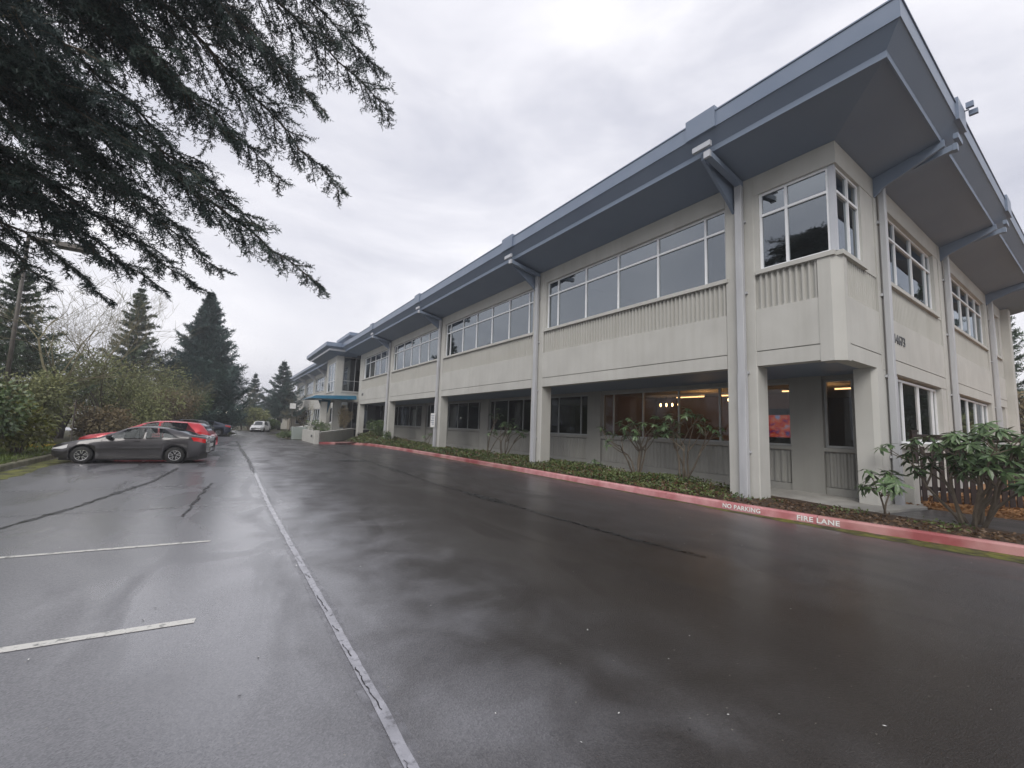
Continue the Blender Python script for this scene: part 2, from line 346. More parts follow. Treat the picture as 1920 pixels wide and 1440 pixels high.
def wempty(name, loc, *a, **k):
    o = empty(name, loc, *a, **k); WORLDP.add(o.name); return o

# ================================================================== GROUND
g = MB(); g.add([(-400,-400,-.03),(400,-400,-.03),(400,500,-.03),(-400,500,-.03)], [(0,1,2,3)])
tag(g.build('ground', 'soil'), 'brown and green earth under trees and verges', 'ground', kind='structure')
# right-hand kerb line (outer foot), from near to far
KR = [(10.15,-6),(9.95,-3),(9.72,-.6),(9.52,1.02),(9.30,2.3),(9.12,3.6),(9.0,5.2),(8.94,8),(8.9,12),(8.84,16),(8.76,20),(8.62,24),(8.42,27),(8.05,29.2),(7.3,30.35),(6.3,30.68),(5.25,30.72)]
def dens(P, step):
    out = []
    for (x0,y0),(x1,y1) in zip(P, P[1:]):
        n = max(1, int(math.hypot(x1-x0,y1-y0)/step))
        for i in range(n): out.append((x0+(x1-x0)*i/n, y0+(y1-y0)*i/n))
    out.append(P[-1]); return out
def catmull(P, n=6):
    out = []
    Q = [P[0]]+list(P)+[P[-1]]
    for i in range(1, len(Q)-2):
        for k in range(n):
            t = k/n; p = []
            for d in range(len(P[0])):
                a0,a1,a2,a3 = Q[i-1][d],Q[i][d],Q[i+1][d],Q[i+2][d]
                p.append(.5*((2*a1)+(-a0+a2)*t+(2*a0-5*a1+4*a2-a3)*t*t+(-a0+3*a1-3*a2+a3)*t**3))
            out.append(tuple(p))
    out.append(tuple(P[-1])); return out
KRs = catmull(KR, 6)
lot = [(x+.03,y) for x,y in KRs] + [(5.05,30.9),(5.05,36.4),(4.3,37.7),(4.0,45),(3.6,52),(9,53.2),(60,54),(60,63),(-70,61),(-70,52.5),(-2.0,52),(.7,52.0),(1.1,50.2),(.3,45.8),(-.9,45),(-4.72,44.5),(-4.72,-6),(-4.72,-14),(10.6,-14)]
g = MB(); g.add([(x,y,0) for x,y in lot], [tuple(range(len(lot)))])
tag(g.build('parking_lot', 'asphalt'), 'wet dark asphalt of the parking lot and drive lane', 'asphalt', kind='structure')
def strip(name, m, path, w, z, kind='structure', wob=0, label=None, parent=None, ends=0.0):
    P = path; V = []; n = len(P)
    for i in range(n):
        x0,y0 = P[max(i-1,0)]; x1,y1 = P[min(i+1,n-1)]; L = math.hypot(x1-x0,y1-y0) or 1
        nx, ny = -(y1-y0)/L, (x1-x0)/L
        ww = (w[i] if hasattr(w,'__len__') else w)*(1+random.uniform(-wob,wob))/2
        V += [(P[i][0]+nx*ww, P[i][1]+ny*ww, z),(P[i][0]-nx*ww, P[i][1]-ny*ww, z)]
    b = MB(); b.add(V, [(2*i,2*i+1,2*i+3,2*i+2) for i in range(n-1)])
    o = b.build(name, m, parent)
    if kind: o['kind'] = kind
    if label: o['label'] = label
    return o
def wobble(P, step, amp):
    D = dens(P, step); return [(x+random.uniform(-amp,amp), y+random.uniform(-amp,amp)) for x,y in D]
# painted stall stripes, the pale longitudinal seam, sealed cracks
strip('stall_stripe', 'stripe', dens([(-4.5,7.28),(-.02,6.80)],.3), .075, .004, wob=.1, label='long worn white stall line, second from the camera')
strip('stall_stripe', 'stripe', dens([(-4.5,4.68),(-.06,4.245)],.3), .085, .004, wob=.14, label='worn white stall line nearest the camera')
strip('stall_stripe', 'faint', dens([(-4.5,9.75),(-.1,9.45)],.3), .09, .004, wob=.1, label='faint stall line between the camera and the grey sedan')
strip('stall_stripe', 'faint', dens([(-4.5,12.55),(-.6,12.3)],.3), .09, .004, wob=.1, label='faintest stall line, nearest the grey sedan')
seam = wobble([(.83,-1),(.845,1.4),(.86,2.6),(.84,5),(.81,9),(.85,14),(.87,19),(.80,27),(.78,34)], .12, .004)
seamw = [(1.0+.12*math.sin(y*.9)*.3+.25*max(0,1.6-y)) for x,y in seam]
strip('asphalt_seam', 'seamwide', seam, [.15*w for w in seamw], .003, wob=.08, label='soft pale fringe of the wet seam, sky sheen put into its colour')
strip('asphalt_seam', 'seam', seam, [(.06 if y < 5 else (.065 if y < 16 else .055))*w for (x,y),w in zip(seam,seamw)], .006, wob=.08, label='pale wet seam running the length of the lot, sky sheen put into its colour')
random.seed(21)
for (y0, y1) in ((1.25,1.55),(1.72,2.05),(2.45,2.95),(3.1,3.3),(3.5,3.62),(3.9,4.3),(4.8,4.95),(5.3,5.6)):
    xc = .865-.004*y0
    strip('seam_crack', 'hair', wobble([(xc,y0),(xc-.02,y1)], .025, .006), .0055, .0085, wob=.6, label='thin dark crack inside the pale seam')
strip('seam_crack', 'seal', wobble([(.85,14.5),(.87,17.5),(.86,20),(.8,24)], .15, .015), .05, .0085, wob=.3, label='dark crack along the far half of the pale seam')
crk = wobble([(4.9,25.5),(5.0,18.5),(4.95,14),(4.86,11.6),(4.9,9),(5.0,7.2),(5.05,5.6),(5.15,4.2),(5.3,3.2)], .12, .014)
strip('sealed_crack', 'seal', crk, [.06+(.22*max(0,math.sin(y*.9+1.0)) if 7.5 < y < 17 else .03) for x,y in crk], .004, wob=.4, label='dark sealed crack along the drive lane')
crk = wobble([(-1.05,16.6),(-1.3,13.4),(-1.95,10.2),(-2.4,8.6),(-3.0,7.0)], .12, .014)
strip('sealed_crack', 'seal', crk, [.10 if y > 9 else .06 for x,y in crk], .004, wob=.45, label='dark sealed crack slanting towards the grey sedan')
strip('sealed_crack', 'seal', wobble([(-.15,12.6),(-.3,10.6),(-.42,8.6)], .25, .03), .05, .0075, wob=.5, label='short dark crack in the stalls beside the pale seam')
strip('sealed_crack', 'seal', wobble([(-4,25.3),(0,25.6),(4.5,25.2)], .4, .04), .10, .004, wob=.3, label='dark joint across the lot beyond the cars')
strip('sealed_crack', 'seal', wobble([(1.0,18.2),(2.6,18.3),(4.6,18.4)], .4, .03), .045, .0065, wob=.3, label='thin dark joint crossing between seam and lane crack')
b = MB(); cx, cy = 4.45, 17.9
b.add([(cx+.55*math.cos(t)*(1+.2*math.sin(3*t)), cy+.5*math.sin(t), .0085) for t in np.linspace(0, 2*math.pi, 18, endpoint=False)], [tuple(range(18))])
tag(b.build('asphalt_patch', 'seal'), 'dark patched spot in the lane by the crack', 'patch', kind='structure')
# moss along kerb feet
mp = [(x-.16-.02*math.sin(3*y)-.12*max(0,min(1,(4-y)/4)), y) for x,y in dens(KRs, .25) if y < 22]
strip('kerb_moss', 'moss', mp, [max(.12,.70-.11*max(0,y-.3)) if y < 6 else .10+.05*math.sin(y*2.1) for x,y in mp], .004, wob=.3, label='yellow green moss film along the red kerb')
lm = dens([(-4.36,2),(-4.34,8),(-4.36,14),(-4.4,24)], .25)
strip('kerb_moss', 'moss', lm, [.55+.12*math.sin(y*1.7) for x,y in lm], .004, wob=.2, label='yellow green moss along the left kerb')

# red kerb: separate stones with joints
kerb = wempty('kerb', (9.0,5,0)); tag(kerb, 'red painted kerb along the planting bed', 'kerb', kind='structure')
D = dens(KRs, .12); acc = 0; start = 0; k = 0
def kerbstone(P, m, parent, h=.15, w=.15, side=1, name='kerb_stone'):
    n = len(P); V = []; prof = [(0,-.05),(.008,h-.03),(.035,h),(w-.02,h),(w,h-.015),(w,-.05)]
    for i in range(n):
        x0,y0 = P[max(i-1,0)]; x1,y1 = P[min(i+1,n-1)]; L = math.hypot(x1-x0,y1-y0) or 1
        nx, ny = (y1-y0)/L*side, -(x1-x0)/L*side
        for (o,z) in prof: V.append((P[i][0]+nx*o, P[i][1]+ny*o, z))
    q = len(prof); F = []
    for i in range(n-1):
        for j in range(q-1): F.append((i*q+j, i*q+j+1, (i+1)*q+j+1, (i+1)*q+j))
    F.append(tuple(range(q))); F.append(tuple((n-1)*q+j for j in range(q-1,-1,-1)))
    b = MB(); b.add(V, F); return b.build(name, m, parent)
for i in range(1, len(D)):
    acc += math.hypot(D[i][0]-D[i-1][0], D[i][1]-D[i-1][1])
    if acc >= 3.02 or i == len(D)-1:
        seg = D[start:i+1]; y = seg[len(seg)//2][1]
        m = 'kerbdark' if y < 1.6 else ('kerbpink' if 2.6 < y < 12.5 and k != 99 else 'kerbred')
        if len(seg) > 3:
            s0 = seg[:-1]+[(seg[-1][0]*.95+seg[-2][0]*.05, seg[-1][1]*.95+seg[-2][1]*.05)]
            kerbstone(s0, m, kerb)
        start = i; acc = 0; k += 1
# joint fill just behind the faces
# stencilled lettering on the kerb face
def kerb_text(s, y0, y1):
    def kx(y):
        for (x_,y_),(x2,y2) in zip(D, D[1:]):
            if y_ <= y <= y2: return x_+(x2-x_)*(y-y_)/max(1e-6,y2-y_)
    A = Vector((kx(y1),y1,0)); B = Vector((kx(y0),y0,0)); c = (A+B)/2; dx = (A-B).normalized()
    slot = (B-A).length
    t = text('kerb_lettering', s, .125, Matrix(), 'white', None, ext=.002, bold=.003, space=1.06)
    w = t.dimensions.x if t.dimensions.x > 0 else slot
    xs = [v.co.x for v in t.data.vertices]; w = max(xs)-min(xs); sc = slot/w
    for v in t.data.vertices: v.co.x *= sc
    t.parent = kerb; t.matrix_parent_inverse = Matrix.Translation(-kerb.location)
    t.matrix_world = frameM((c.x-.004, c.y, .066), dx, (0.06,0,1))
    return t
kt1 = kerb_text('NO PARKING', 5.06, 4.31); kt2 = kerb_text('FIRE LANE', 3.68, 3.03)

# left kerb (grey, mossy)
lk = wempty('left_kerb', (-4.75,10,0)); tag(lk, 'mossy grey concrete kerb at the foot of the stalls', 'kerb', kind='structure')
LK = dens([(-4.7,-6),(-4.7,12),(-4.68,30),(-4.7,44)], .5); st = 0
for i in range(0, len(LK)-6, 6): kerbstone([(x,y) for x,y in LK[i:i+7]][:-1]+[(LK[i+6][0],LK[i+6][1]-.012)], 'mosskerb', lk, side=-1)
g = MB(); g.add([(-4.84,-8,.12),(-4.84,44,.12),(-60,44,.3),(-60,-8,.3)], [(0,3,2,1)][::-1])
tag(g.build('left_verge', 'soil'), 'leaf strewn earth behind the left kerb', 'verge', kind='structure')

# planting bed on the right
def bed_z(x, y):
    z = .125+.03*min(1,max(0,(x-9.1)/1.5))
    if y > 26: z += .42*min(1,max(0,(y-26)/12))*min(1,max(0,(x-7.0)/3.0))
    return z+.012*math.sin(3.1*x+1.7*y)*math.cos(2.3*y)
def kx_at(y):
    for (x_,y_),(x2,y2) in zip(KRs, KRs[1:]):
        if min(y_,y2) <= y <= max(y_,y2) and abs(y2-y_) > 1e-6: return x_+(x2-x_)*(y-y_)/(y2-y_)
    return 8.0
def inner_x(y):
    if y < 3.0: return 10.75
    if y < 5.3: return 10.75+.15*(y-3)
    if y < 30: return 11.55
    if y < 40.2: return 11.55
    return 11.55
V = []; F = []; rows = []
ys = list(np.arange(-6, 40.4, .4))
for y in ys:
    x0 = (kx_at(y)+.14) if y < 29.0 else max(6.0+.52*(y-30.0), (kx_at(min(y,30.3))+.14) if y < 30.3 else 0)
    if y >= 29.0: x0 = min(x0, 10.0)
    x1 = inner_x(y); r = []
    for i in range(11):
        x = x0+(x1-x0)*i/10; r.append(len(V)); V.append((x,y,bed_z(x,y)))
    rows.append(r)
for r0, r1 in zip(rows, rows[1:]):
    for i in range(10): F.append((r0[i],r0[i+1],r1[i+1],r1[i]))
g = MB(); g.add(V, F); tag(g.build('planting_bed', 'mulch', smooth=True), 'dark mulched planting bed between red kerb and building', 'planting bed', kind='structure')
# concrete walkway under the overhang, asphalt path and bark chips by the fence
g = MB(); pts = [(11.5,41),(11.5,5.35),(11.12,5.3),(10.78,3.05),(11.0,2.98),(12.85,2.62),(14.3,3.13),(14.3,3.30),(12.95,3.6),(12.95,41)]
g.prism(pts[::-1], -.02, .145); tag(g.build('walkway', 'conc'), 'grey concrete walkway under the building overhang', 'walkway', kind='structure')
g = MB(); g.prism([(10.72,2.9),(10.55,.5),(10.9,-8),(13.6,-8),(13.0,.5),(12.9,2.56),(11.0,2.92)], -.02, .11)
tag(g.build('side_path', 'asphalt'), 'wet asphalt path between the bed and the wooden fence', 'path', kind='structure')
g = MB(); g.prism([(12.93,2.56),(13.05,.5),(13.65,-8),(45,-8),(45,3.1),(14.4,3.1)], -.02, .125)
tag(g.build('bark_bed', 'barkchip'), 'orange bark chips along the wooden fence', 'bark chips', kind='structure')

# ================================================================== BUILDING
A, B = 10.18, 3.154
ZB, ZG, ZC, ZS, ZT, ZH, ZSO = 3.20, 3.542, 4.546, 5.485, 6.83, 7.385, 7.87
bld = wempty('office_building', (A, 20, 0), 'two storey beige concrete office building with wide slate eaves', 'building')
COLS = [(4.83,5.54),(12.93,13.63),(22.30,23.02),(31.5,32.25),(40.05,40.75)]
XR = 30.2     # far end of short side
# --- columns of the long side
for (y0,y1) in COLS:
    q = MB(); x0, x1 = A-.006, A+.47; c = .05
    q.prism([(x0,y0+.02),(x0+.02,y0),(x1,y0),(x1,y1),(x0+.02,y1),(x0,y1-.02)], -.05, ZSO)
    q.build('column', 'wall', bld)
# corner column, and columns of the short side
q = MB(); q.prism([(12.03,B+.10),(12.10,B-.004),(13.05,B-.004),(13.05,B+.55),(12.03,B+.42)], -.08, ZB); q.build('corner_column', 'wall', bld)
SC = [(12.45,13.10),(18.45,19.35),(26.1,27.0)]
for (x0,x1) in SC:
    q = MB(); q.box(x0, x1, B-.007, B+.42, (ZB if x0 < 13 else -.05), ZSO); q.build('column', 'wall', bld)
q = MB(); q.box(29.9, XR+.4, B-.25, B+.5, -.05, ZSO); q.build('column', 'wall', bld)

def ribbed(parent, name, axis, p, u0, u1, z0, z1, m='rib', pitch=.127, dep=.06):
    """vertical ribs; axis 'y' faces -X at x=p ; axis 'x' faces -Y at y=p"""
    n = max(2, int(round((u1-u0)/pitch))); pr = []
    st = (u1-u0)/n
    for i in range(n):
        u = u0+i*st; pr += [(u, dep),(u+st*.10, dep*.5),(u+st*.18, dep*.08),(u+st*.34, 0),(u+st*.50, dep*.08),(u+st*.58, dep*.5),(u+st*.68, dep)]
    pr.append((u1, dep)); V = []
    for (u,d) in pr:
        for z in (z0,z1): V.append((p+d,u,z) if axis == 'y' else (u,p+d,z))
    k = len(pr); F = [(2*i,2*i+1,2*i+3,2*i+2) for i in range(k-1)]
    if axis == 'x': F = [f[::-1] for f in F]
    b = MB(); b.add(V, F); return b.build(name, m, parent)
def bx(b, axis, p0, p1, u0, u1, z0, z1, c=0):
    return b.box(p0,p1,u0,u1,z0,z1,c) if axis == 'y' else b.box(u0,u1,p0,p1,z0,z1,c)
def window(axis, p, u0, u1, z0, z1, mulls, trans=None, parent=bld, fm='alu', gm='glass', fw_=.055, d0=.10, sill=True, ends=True, sillm='wall'):
    """frame set back by d0 from plane p; panes and mullions are sub parts"""
    us = [u0]+sorted(mulls)+[u1]
    f = MB(); q0, q1 = p+d0, p+d0+.07
    bx(f,axis,q0,q1,u0,u1,z1-fw_,z1); bx(f,axis,q0,q1,u0,u1,z0,z0+fw_)
    bx(f,axis,q0,q1,u0,u0+fw_,z0+fw_,z1-fw_); bx(f,axis,q0,q1,u1-fw_,u1,z0+fw_,z1-fw_)
    w = f.build('window', fm, parent)
    for u in mulls:
        b = MB(); bx(b,axis,q0-.004,q1+.004,u-fw_/2,u+fw_/2,z0+fw_,z1-fw_); b.build('mullion', fm, w)
    rows = [(z0,z1)]
    if trans:
        b = MB(); bx(b,axis,q0-.008,q1+.008,u0+fw_,u1-fw_,trans-fw_/2,trans+fw_/2); b.build('transom', fm, w)
        rows = [(z0,trans),(trans,z1)]
    for (a0,a1) in zip(us, us[1:]):
        for (r0,r1) in rows:
            b = MB(); e = .02; t = random.uniform(-.002,.002)
            bx(b,axis,p+d0+.034+t,p+d0+.042+t,a0+e,a1-e,r0+e,r1-e); b.build('pane', gm, w)
    if sill:
        b = MB(); bx(b,axis,p-.05,p+d0+.07,u0-.07,u1+.07,z0-.10,z0-.004); b.build('sill', sillm, w)
    return w
def upper_bay(axis, p, u0, u1, wu0, wu1, mulls, win=True):
    """wall pieces of an upper storey bay between columns"""
    b = MB(); bx(b,axis,p,p+.30,u0,u1,ZB,ZG-.012); b.build('beam', 'wall', bld)
    b = MB(); bx(b,axis,p,p+.22,u0,u1,ZG+.012,ZC); b.build('spandrel_panel', 'wall', bld)
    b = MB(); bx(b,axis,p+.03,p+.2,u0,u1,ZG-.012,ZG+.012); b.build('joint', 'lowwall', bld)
    b = MB(); bx(b,axis,p+.083,p+.22,u0,u1,ZC,ZS-.10); b.build('panel_backing', 'rib', bld)
    ribbed(bld,'ribbed_panel',axis,p+.02,u0+.02,u1-.02,ZC+.004,ZS-.10)
    b = MB(); bx(b,axis,p,p+.25,u0,u1,ZH,ZSO); b.build('head_wall', 'wall', bld)
    for (s0,s1) in ((u0,wu0),(wu1,u1)):
        if s1-s0 > .02: b = MB(); bx(b,axis,p+.012,p+.24,s0,s1,ZS-.10,ZH); b.build('jamb', 'wall', bld)
    if win: window(axis,p,wu0,wu1,ZS,ZH,mulls,ZT)
# long side bays
upper_bay('y',A,5.54,12.93,5.54,12.80,[6.126,7.63,9.165,10.66,12.18])
upper_bay('y',A,13.63,22.30,13.66,22.14,[14.05,15.57,17.07,18.58,20.08,21.6])
upper_bay('y',A,23.02,31.5,23.06,31.3,[23.3,24.7,26.2,27.72,29.22,30.74])
upper_bay('y',A,32.25,40.05,32.4,39.5,[33.2,34.72,36.24,37.77,39.2])
# corner bay: glazed on both sides, with a broad pale corner post
upper = bld
b = MB(); b.box(A,A+.30,B+.22,4.83,ZB,ZG-.012); b.build('beam','wall',bld)
b = MB(); b.box(A,A+.22,B+.22,4.83,ZG+.012,ZC); b.build('spandrel_panel','wall',bld)
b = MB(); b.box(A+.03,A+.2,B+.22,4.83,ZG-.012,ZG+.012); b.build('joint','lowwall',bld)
b = MB(); b.box(A+.083,A+.22,B+.3,4.83,ZC,ZS-.10); b.build('panel_backing','rib',bld)
ribbed(bld,'ribbed_panel','y',A+.02,B+.40,4.80,ZC+.004,ZS-.10)
b = MB(); b.box(A+.32,12.45,B,B+.30,ZB,ZG-.012); b.build('beam','wall',bld)
b = MB(); b.box(A+.32,12.45,B,B+.22,ZG+.012,ZC); b.build('spandrel_panel','wall',bld)
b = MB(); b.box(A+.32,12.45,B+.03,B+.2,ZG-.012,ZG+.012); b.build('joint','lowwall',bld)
b = MB(); b.box(A+.32,12.45,B+.083,B+.22,ZC,ZS-.10); b.build('panel_backing','rib',bld)
ribbed(bld,'ribbed_panel','x',B+.02,A+.36,12.43,ZC+.004,ZS-.10)
b = MB(); b.prism([(A-.012,B+.16),(A+.16,B-.012),(A+.34,B-.012),(A+.34,B+.40),(A-.012,B+.40)], ZB-.03, ZS-.012); b.build('corner_pier','wall',bld)
b = MB(); b.box(A,A+.25,B,4.83,ZH,ZSO); b.box(A+.25,12.45,B,B+.25,ZH,ZSO); b.build('head_wall','wall',bld)
b = MB(); b.box(A+.012,A+.24,4.72,4.83,ZS-.1,ZH); b.build('jamb','wall',bld)
b = MB(); b.box(11.62,12.45,B+.012,B+.24,ZS-.1,ZH); b.build('jamb','wall',bld)
window('y',A,3.30,4.72,ZS,ZH,[4.14],ZT,d0=.06)
window('x',B,A+.13,11.62,ZS,ZH,[11.0],ZT,d0=.06)
b = MB(); b.box(A+.045,A+.14,B+.045,B+.16,ZS,ZH); b.build('corner_post','trimlt',bld)
# short side bays
upper_bay('x',B,13.10,18.45,13.13,17.95,[14.42,15.93,17.4])
upper_bay('x',B,19.35,26.1,19.9,25.95,[20.8,22.1,23.45,24.75])
upper_bay('x',B,27.0,29.9,27.2,29.3,[28.2])
# short side, street level windows
def lower_x(u0,u1,w0,w1,mulls,z0):
    b = MB(); b.box(u0,u1,B+.02,B+.24,-.05,z0-.1); b.build('base_wall','wall',bld)
    for (s0,s1) in ((u0,w0),(w1,u1)):
        if s1-s0 > .02: b = MB(); b.box(s0,s1,B+.012,B+.24,z0-.1,ZB); b.build('jamb','wall',bld)
    window('x',B,w0,w1,z0,3.14,mulls,None,d0=.14,gm='glass1',sillm='wall')
lower_x(13.10,18.45,13.22,17.9,[14.5,16.0,17.45],1.5)
lower_x(19.35,26.1,19.4,26.0,[20.9,22.3,23.7,25.1],1.5)
lower_x(27.0,29.9,27.2,29.3,[28.2],1.5)
# --- recessed ground floor wall
XW = 12.9
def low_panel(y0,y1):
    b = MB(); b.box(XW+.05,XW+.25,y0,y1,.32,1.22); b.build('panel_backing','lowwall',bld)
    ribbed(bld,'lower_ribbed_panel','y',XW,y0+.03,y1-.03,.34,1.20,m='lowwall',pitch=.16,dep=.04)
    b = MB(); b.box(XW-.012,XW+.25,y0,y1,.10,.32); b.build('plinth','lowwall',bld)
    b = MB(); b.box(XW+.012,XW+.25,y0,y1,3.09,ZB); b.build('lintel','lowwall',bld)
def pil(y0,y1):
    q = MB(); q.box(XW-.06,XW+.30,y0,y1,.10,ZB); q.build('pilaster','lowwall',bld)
LW = [  # windows (y0,y1,mullions), pilasters between them
 (3.86,4.50,[]),(5.27,6.0,[]),(6.6,12.35,[7.33,8.8,10.31,11.76]),(13.12,15.9,[13.65,15.15]),(16.2,21.38,[16.6,18.03,19.46,20.9]),
 (22.33,27.0,[22.72,24.14,25.56]),(27.4,30.75,[28.9,30.2]),(31.6,38.5,[33.1,34.6,36.1,37.5])]
prev = 3.4
for (y0,y1,mu) in LW:
    pil(prev, y0-.005); low_panel(y0,y1)
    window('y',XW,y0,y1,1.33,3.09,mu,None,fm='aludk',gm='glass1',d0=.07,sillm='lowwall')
    prev = y1+.005
pil(prev, 41.5)
# overhang soffit of the recess and closing walls
q = MB(); q.box(A+.31,XW+.28,B+.31,41,ZB-.001,ZB+.12); q.build('recess_ceiling','soffit',bld)
# --- interior
q = MB(); q.box(XW+.3,20,B+.3,41,.05,.14); q.build('floor','carpet',bld)
q = MB(); q.box(A+.36,XR,B+.3,83,ZB+.14,ZB+.3); q.build('upper_floor','interior',bld)
q = MB(); q.box(XW+.32,20,B+.32,41,ZB-.03,ZB+.1); q.build('ceiling','ceil',bld)
q = MB(); q.box(20,20.2,B+.3,83,.1,ZSO); q.build('core_wall','interior',bld)
q = MB(); q.box(17.2,17.35,6.0,12.9,.14,ZB-.04); q.build('warm_wall','warmwall',bld)
q = MB(); q.box(XW+.4,20,12.95,13.1,.14,ZB-.04); q.build('partition','warmwall',bld)
q = MB(); q.box(XW+.5,20,21.6,21.75,.14,ZB-.04); q.box(XW+.5,20,31.1,31.2,.14,ZB-.04); q.build('partition','interior',bld)
q = MB(); q.box(A+.6,20,13.2,13.35,ZB+.3,ZSO-.02); q.box(A+.6,20,31.8,31.9,ZB+.3,ZSO-.02); q.box(18.9,19,B+.5,12,ZB+.3,ZSO-.02); q.build('upper_partition','interior',bld)
q = MB(); q.box(A+.06,XR+.2,B+.06,83,ZSO+.02,ZSO+.25); q.build('roof_deck','dark',bld)
q = MB(); q.box(XW+.4,20,B+.45,B+.5,-.02,.1); q.build('slab_edge','conc',bld)

# --- roof: two tier eaves, fascia, outriggers and eave boxes
XI, YI, XF, YF = 8.90, 1.98, 8.60, 1.69
ZI, ZO0, ZO, ZF = 8.17, 8.245, 8.53, 8.88       # inner lip, outer soffit start, fascia foot, fascia top
roof = MB().box(A+.06,XR+1.5,B+.06,41,ZSO+.26,ZF-.12).build('roof','trim',bld)
YE = 41.4; XE = XR+1.6
q = MB(); q.add([(A+.02,B+.02,ZSO),(A+.02,YE,ZSO),(XI,YE,ZI),(XI,YI,ZI),(XE,YI,ZI),(XE,B+.02,ZSO)],[(0,1,2,3),(0,3,4,5)]); q.build('inner_soffit','soffit',roof)
q = MB(); q.box(XI-.03,XI-.002,YI-.03,YE,ZI-.03,ZO0+.02); q.build('eave_strip','soffit',roof)
q = MB(); q.box(XI+.002,XE,YI-.03,YI-.002,ZI-.03,ZO0+.02); q.build('eave_strip','soffit',roof)
q = MB(); q.add([(XI-.01,YI-.01,ZO0),(XI-.01,YE,ZO0),(XF+.01,YE,ZO),(XF+.01,YF+.01,ZO),(XE,YF+.01,ZO),(XE,YI-.01,ZO0)],[(0,1,2,3),(0,3,4,5)]); q.build('outer_soffit','soffit',roof)
q = MB(); q.box(XF,XF+.03,YF,YE,ZO-.012,ZF); q.build('fascia','trim',roof)
q = MB(); q.box(XF+.03,XE,YF,YF+.03,ZO-.012,ZF); q.build('fascia','trim',roof)
q = MB(); q.box(XF-.02,XF+.2,YF-.02,YE,ZF+.002,ZF+.03); q.box(XF+.2,XE,YF-.02,YF+.2,ZF+.002,ZF+.03); q.build('drip_edge','trim',roof)
q = MB(); q.add([(XF+.1,YF+.1,ZF+.01),(XE,YF+.1,ZF+.01),(XE,12,ZF+.16),(16,12,ZF+.16),(16,YE,ZF+.16),(XF+.1,YE,ZF+.01)],[(0,1,2,3,4,5)]); q.build('roof_sheet','trim',roof)
def outrigger(axis, u):
    def P(p,uu,z): return (p,uu,z) if axis == 'y' else (uu,p,z)
    w0, xi = (A,XI) if axis == 'y' else (B,YI)
    sg = 1 if axis == 'y' else -1
    tip = xi-.08; h = .038; ub = u+.20*sg
    zt = ZI-.002
    zw = 7.12 if axis == 'y' else 7.4
    pr = [(w0-.01,ZSO-.004),(w0-.01,zw),(w0-.2,zw+.16),(tip,ZI-.15),(tip,ZI+.01)]
    b = MB(); b.loft([P(p,ub-h,z) for p,z in pr],[P(p,ub+h,z) for p,z in pr]); b.build('outrigger','soffit',roof)
    # sloping leader pipe from the gutter outlet to the downspout
    e = .07; pr = [(w0-.06,7.70),(w0-.06,7.83),(tip-.1,ZI-.10),(tip-.1,ZI-.23)]
    b = MB(); b.loft([P(p,u-e,z) for p,z in pr],[P(p,u+e,z) for p,z in pr]); b.build('leader_pipe','soffit',roof)
    b = MB(); bx(b,axis,tip-.17,tip-.102,u-.075,u+.075,ZI-.245,ZI-.09); b.build('leader_elbow','trimlt' if axis == 'y' else 'soffit',roof)
    b = MB(); bx(b,axis,tip-.20,tip-.12,u-.10,u+.34,ZI+.0,ZI+.12); b.build('outlet_box','trimlt' if axis == 'y' else 'soffit',roof)
    f = XF if axis == 'y' else YF
    b = MB(); bx(b,axis,f-.05,f+.35,u-.26,u+.46,ZO-.03,ZF+.12); b.build('eave_box','trim',roof)
for y in (5.10,13.22,22.62,31.8): outrigger('y', y)
for x in (12.72,19.0,26.6): outrigger('x', x)
q = MB(); q.box(13.02,13.10,YF-.20,YF-.08,ZF+.10,ZF+.22); q.box(13.16,13.24,YF-.24,YF-.10,ZF-.02,ZF+.09); q.tube([(13.1,YF+.05,ZF+.08),(13.12,YF-.12,ZF+.09)],.015,5); q.build('flood_light','trim',roof)
# --- downspouts
def downspout(axis, u, zt=7.80, zb=.10):
    w0 = A if axis == 'y' else B
    b = MB(); bx(b,axis,w0-.17,w0-.05,u-.085,u+.085,3.05,zt,.012); d = b.build('downspout','pipe',bld)
    b = MB(); bx(b,axis,w0-.18,w0-.045,u-.095,u+.095,zb,3.047,.012); b.build('lower_section','pipe',d)
    for z in (1.2,3.06,5.0,6.8):
        b = MB(); bx(b,axis,w0-.05,w0-.008,u-.12,u+.12,z-.03,z+.03); b.build('pipe_strap','pipe',d)
for y in (5.12,13.26,22.66,31.86): downspout('y', y)
for x in (12.72,19.0,26.6): downspout('x', x)
# --- numbers
n = text('house_number','14673',.34,frameM((13.88,B-.012,4.07),(1,0,0),(0,0,1)),'letter',None,ext=.01,bold=.0,space=1.12)
n.parent = bld; n.matrix_parent_inverse = Matrix.Translation(-bld.location)
n = text('house_number','1467',.30,frameM((A-.012,39.3,4.05),(0,-1,0),(0,0,1)),'letter',None,ext=.01,bold=.006)
n.parent = bld; n.matrix_parent_inverse = Matrix.Translation(-bld.location)

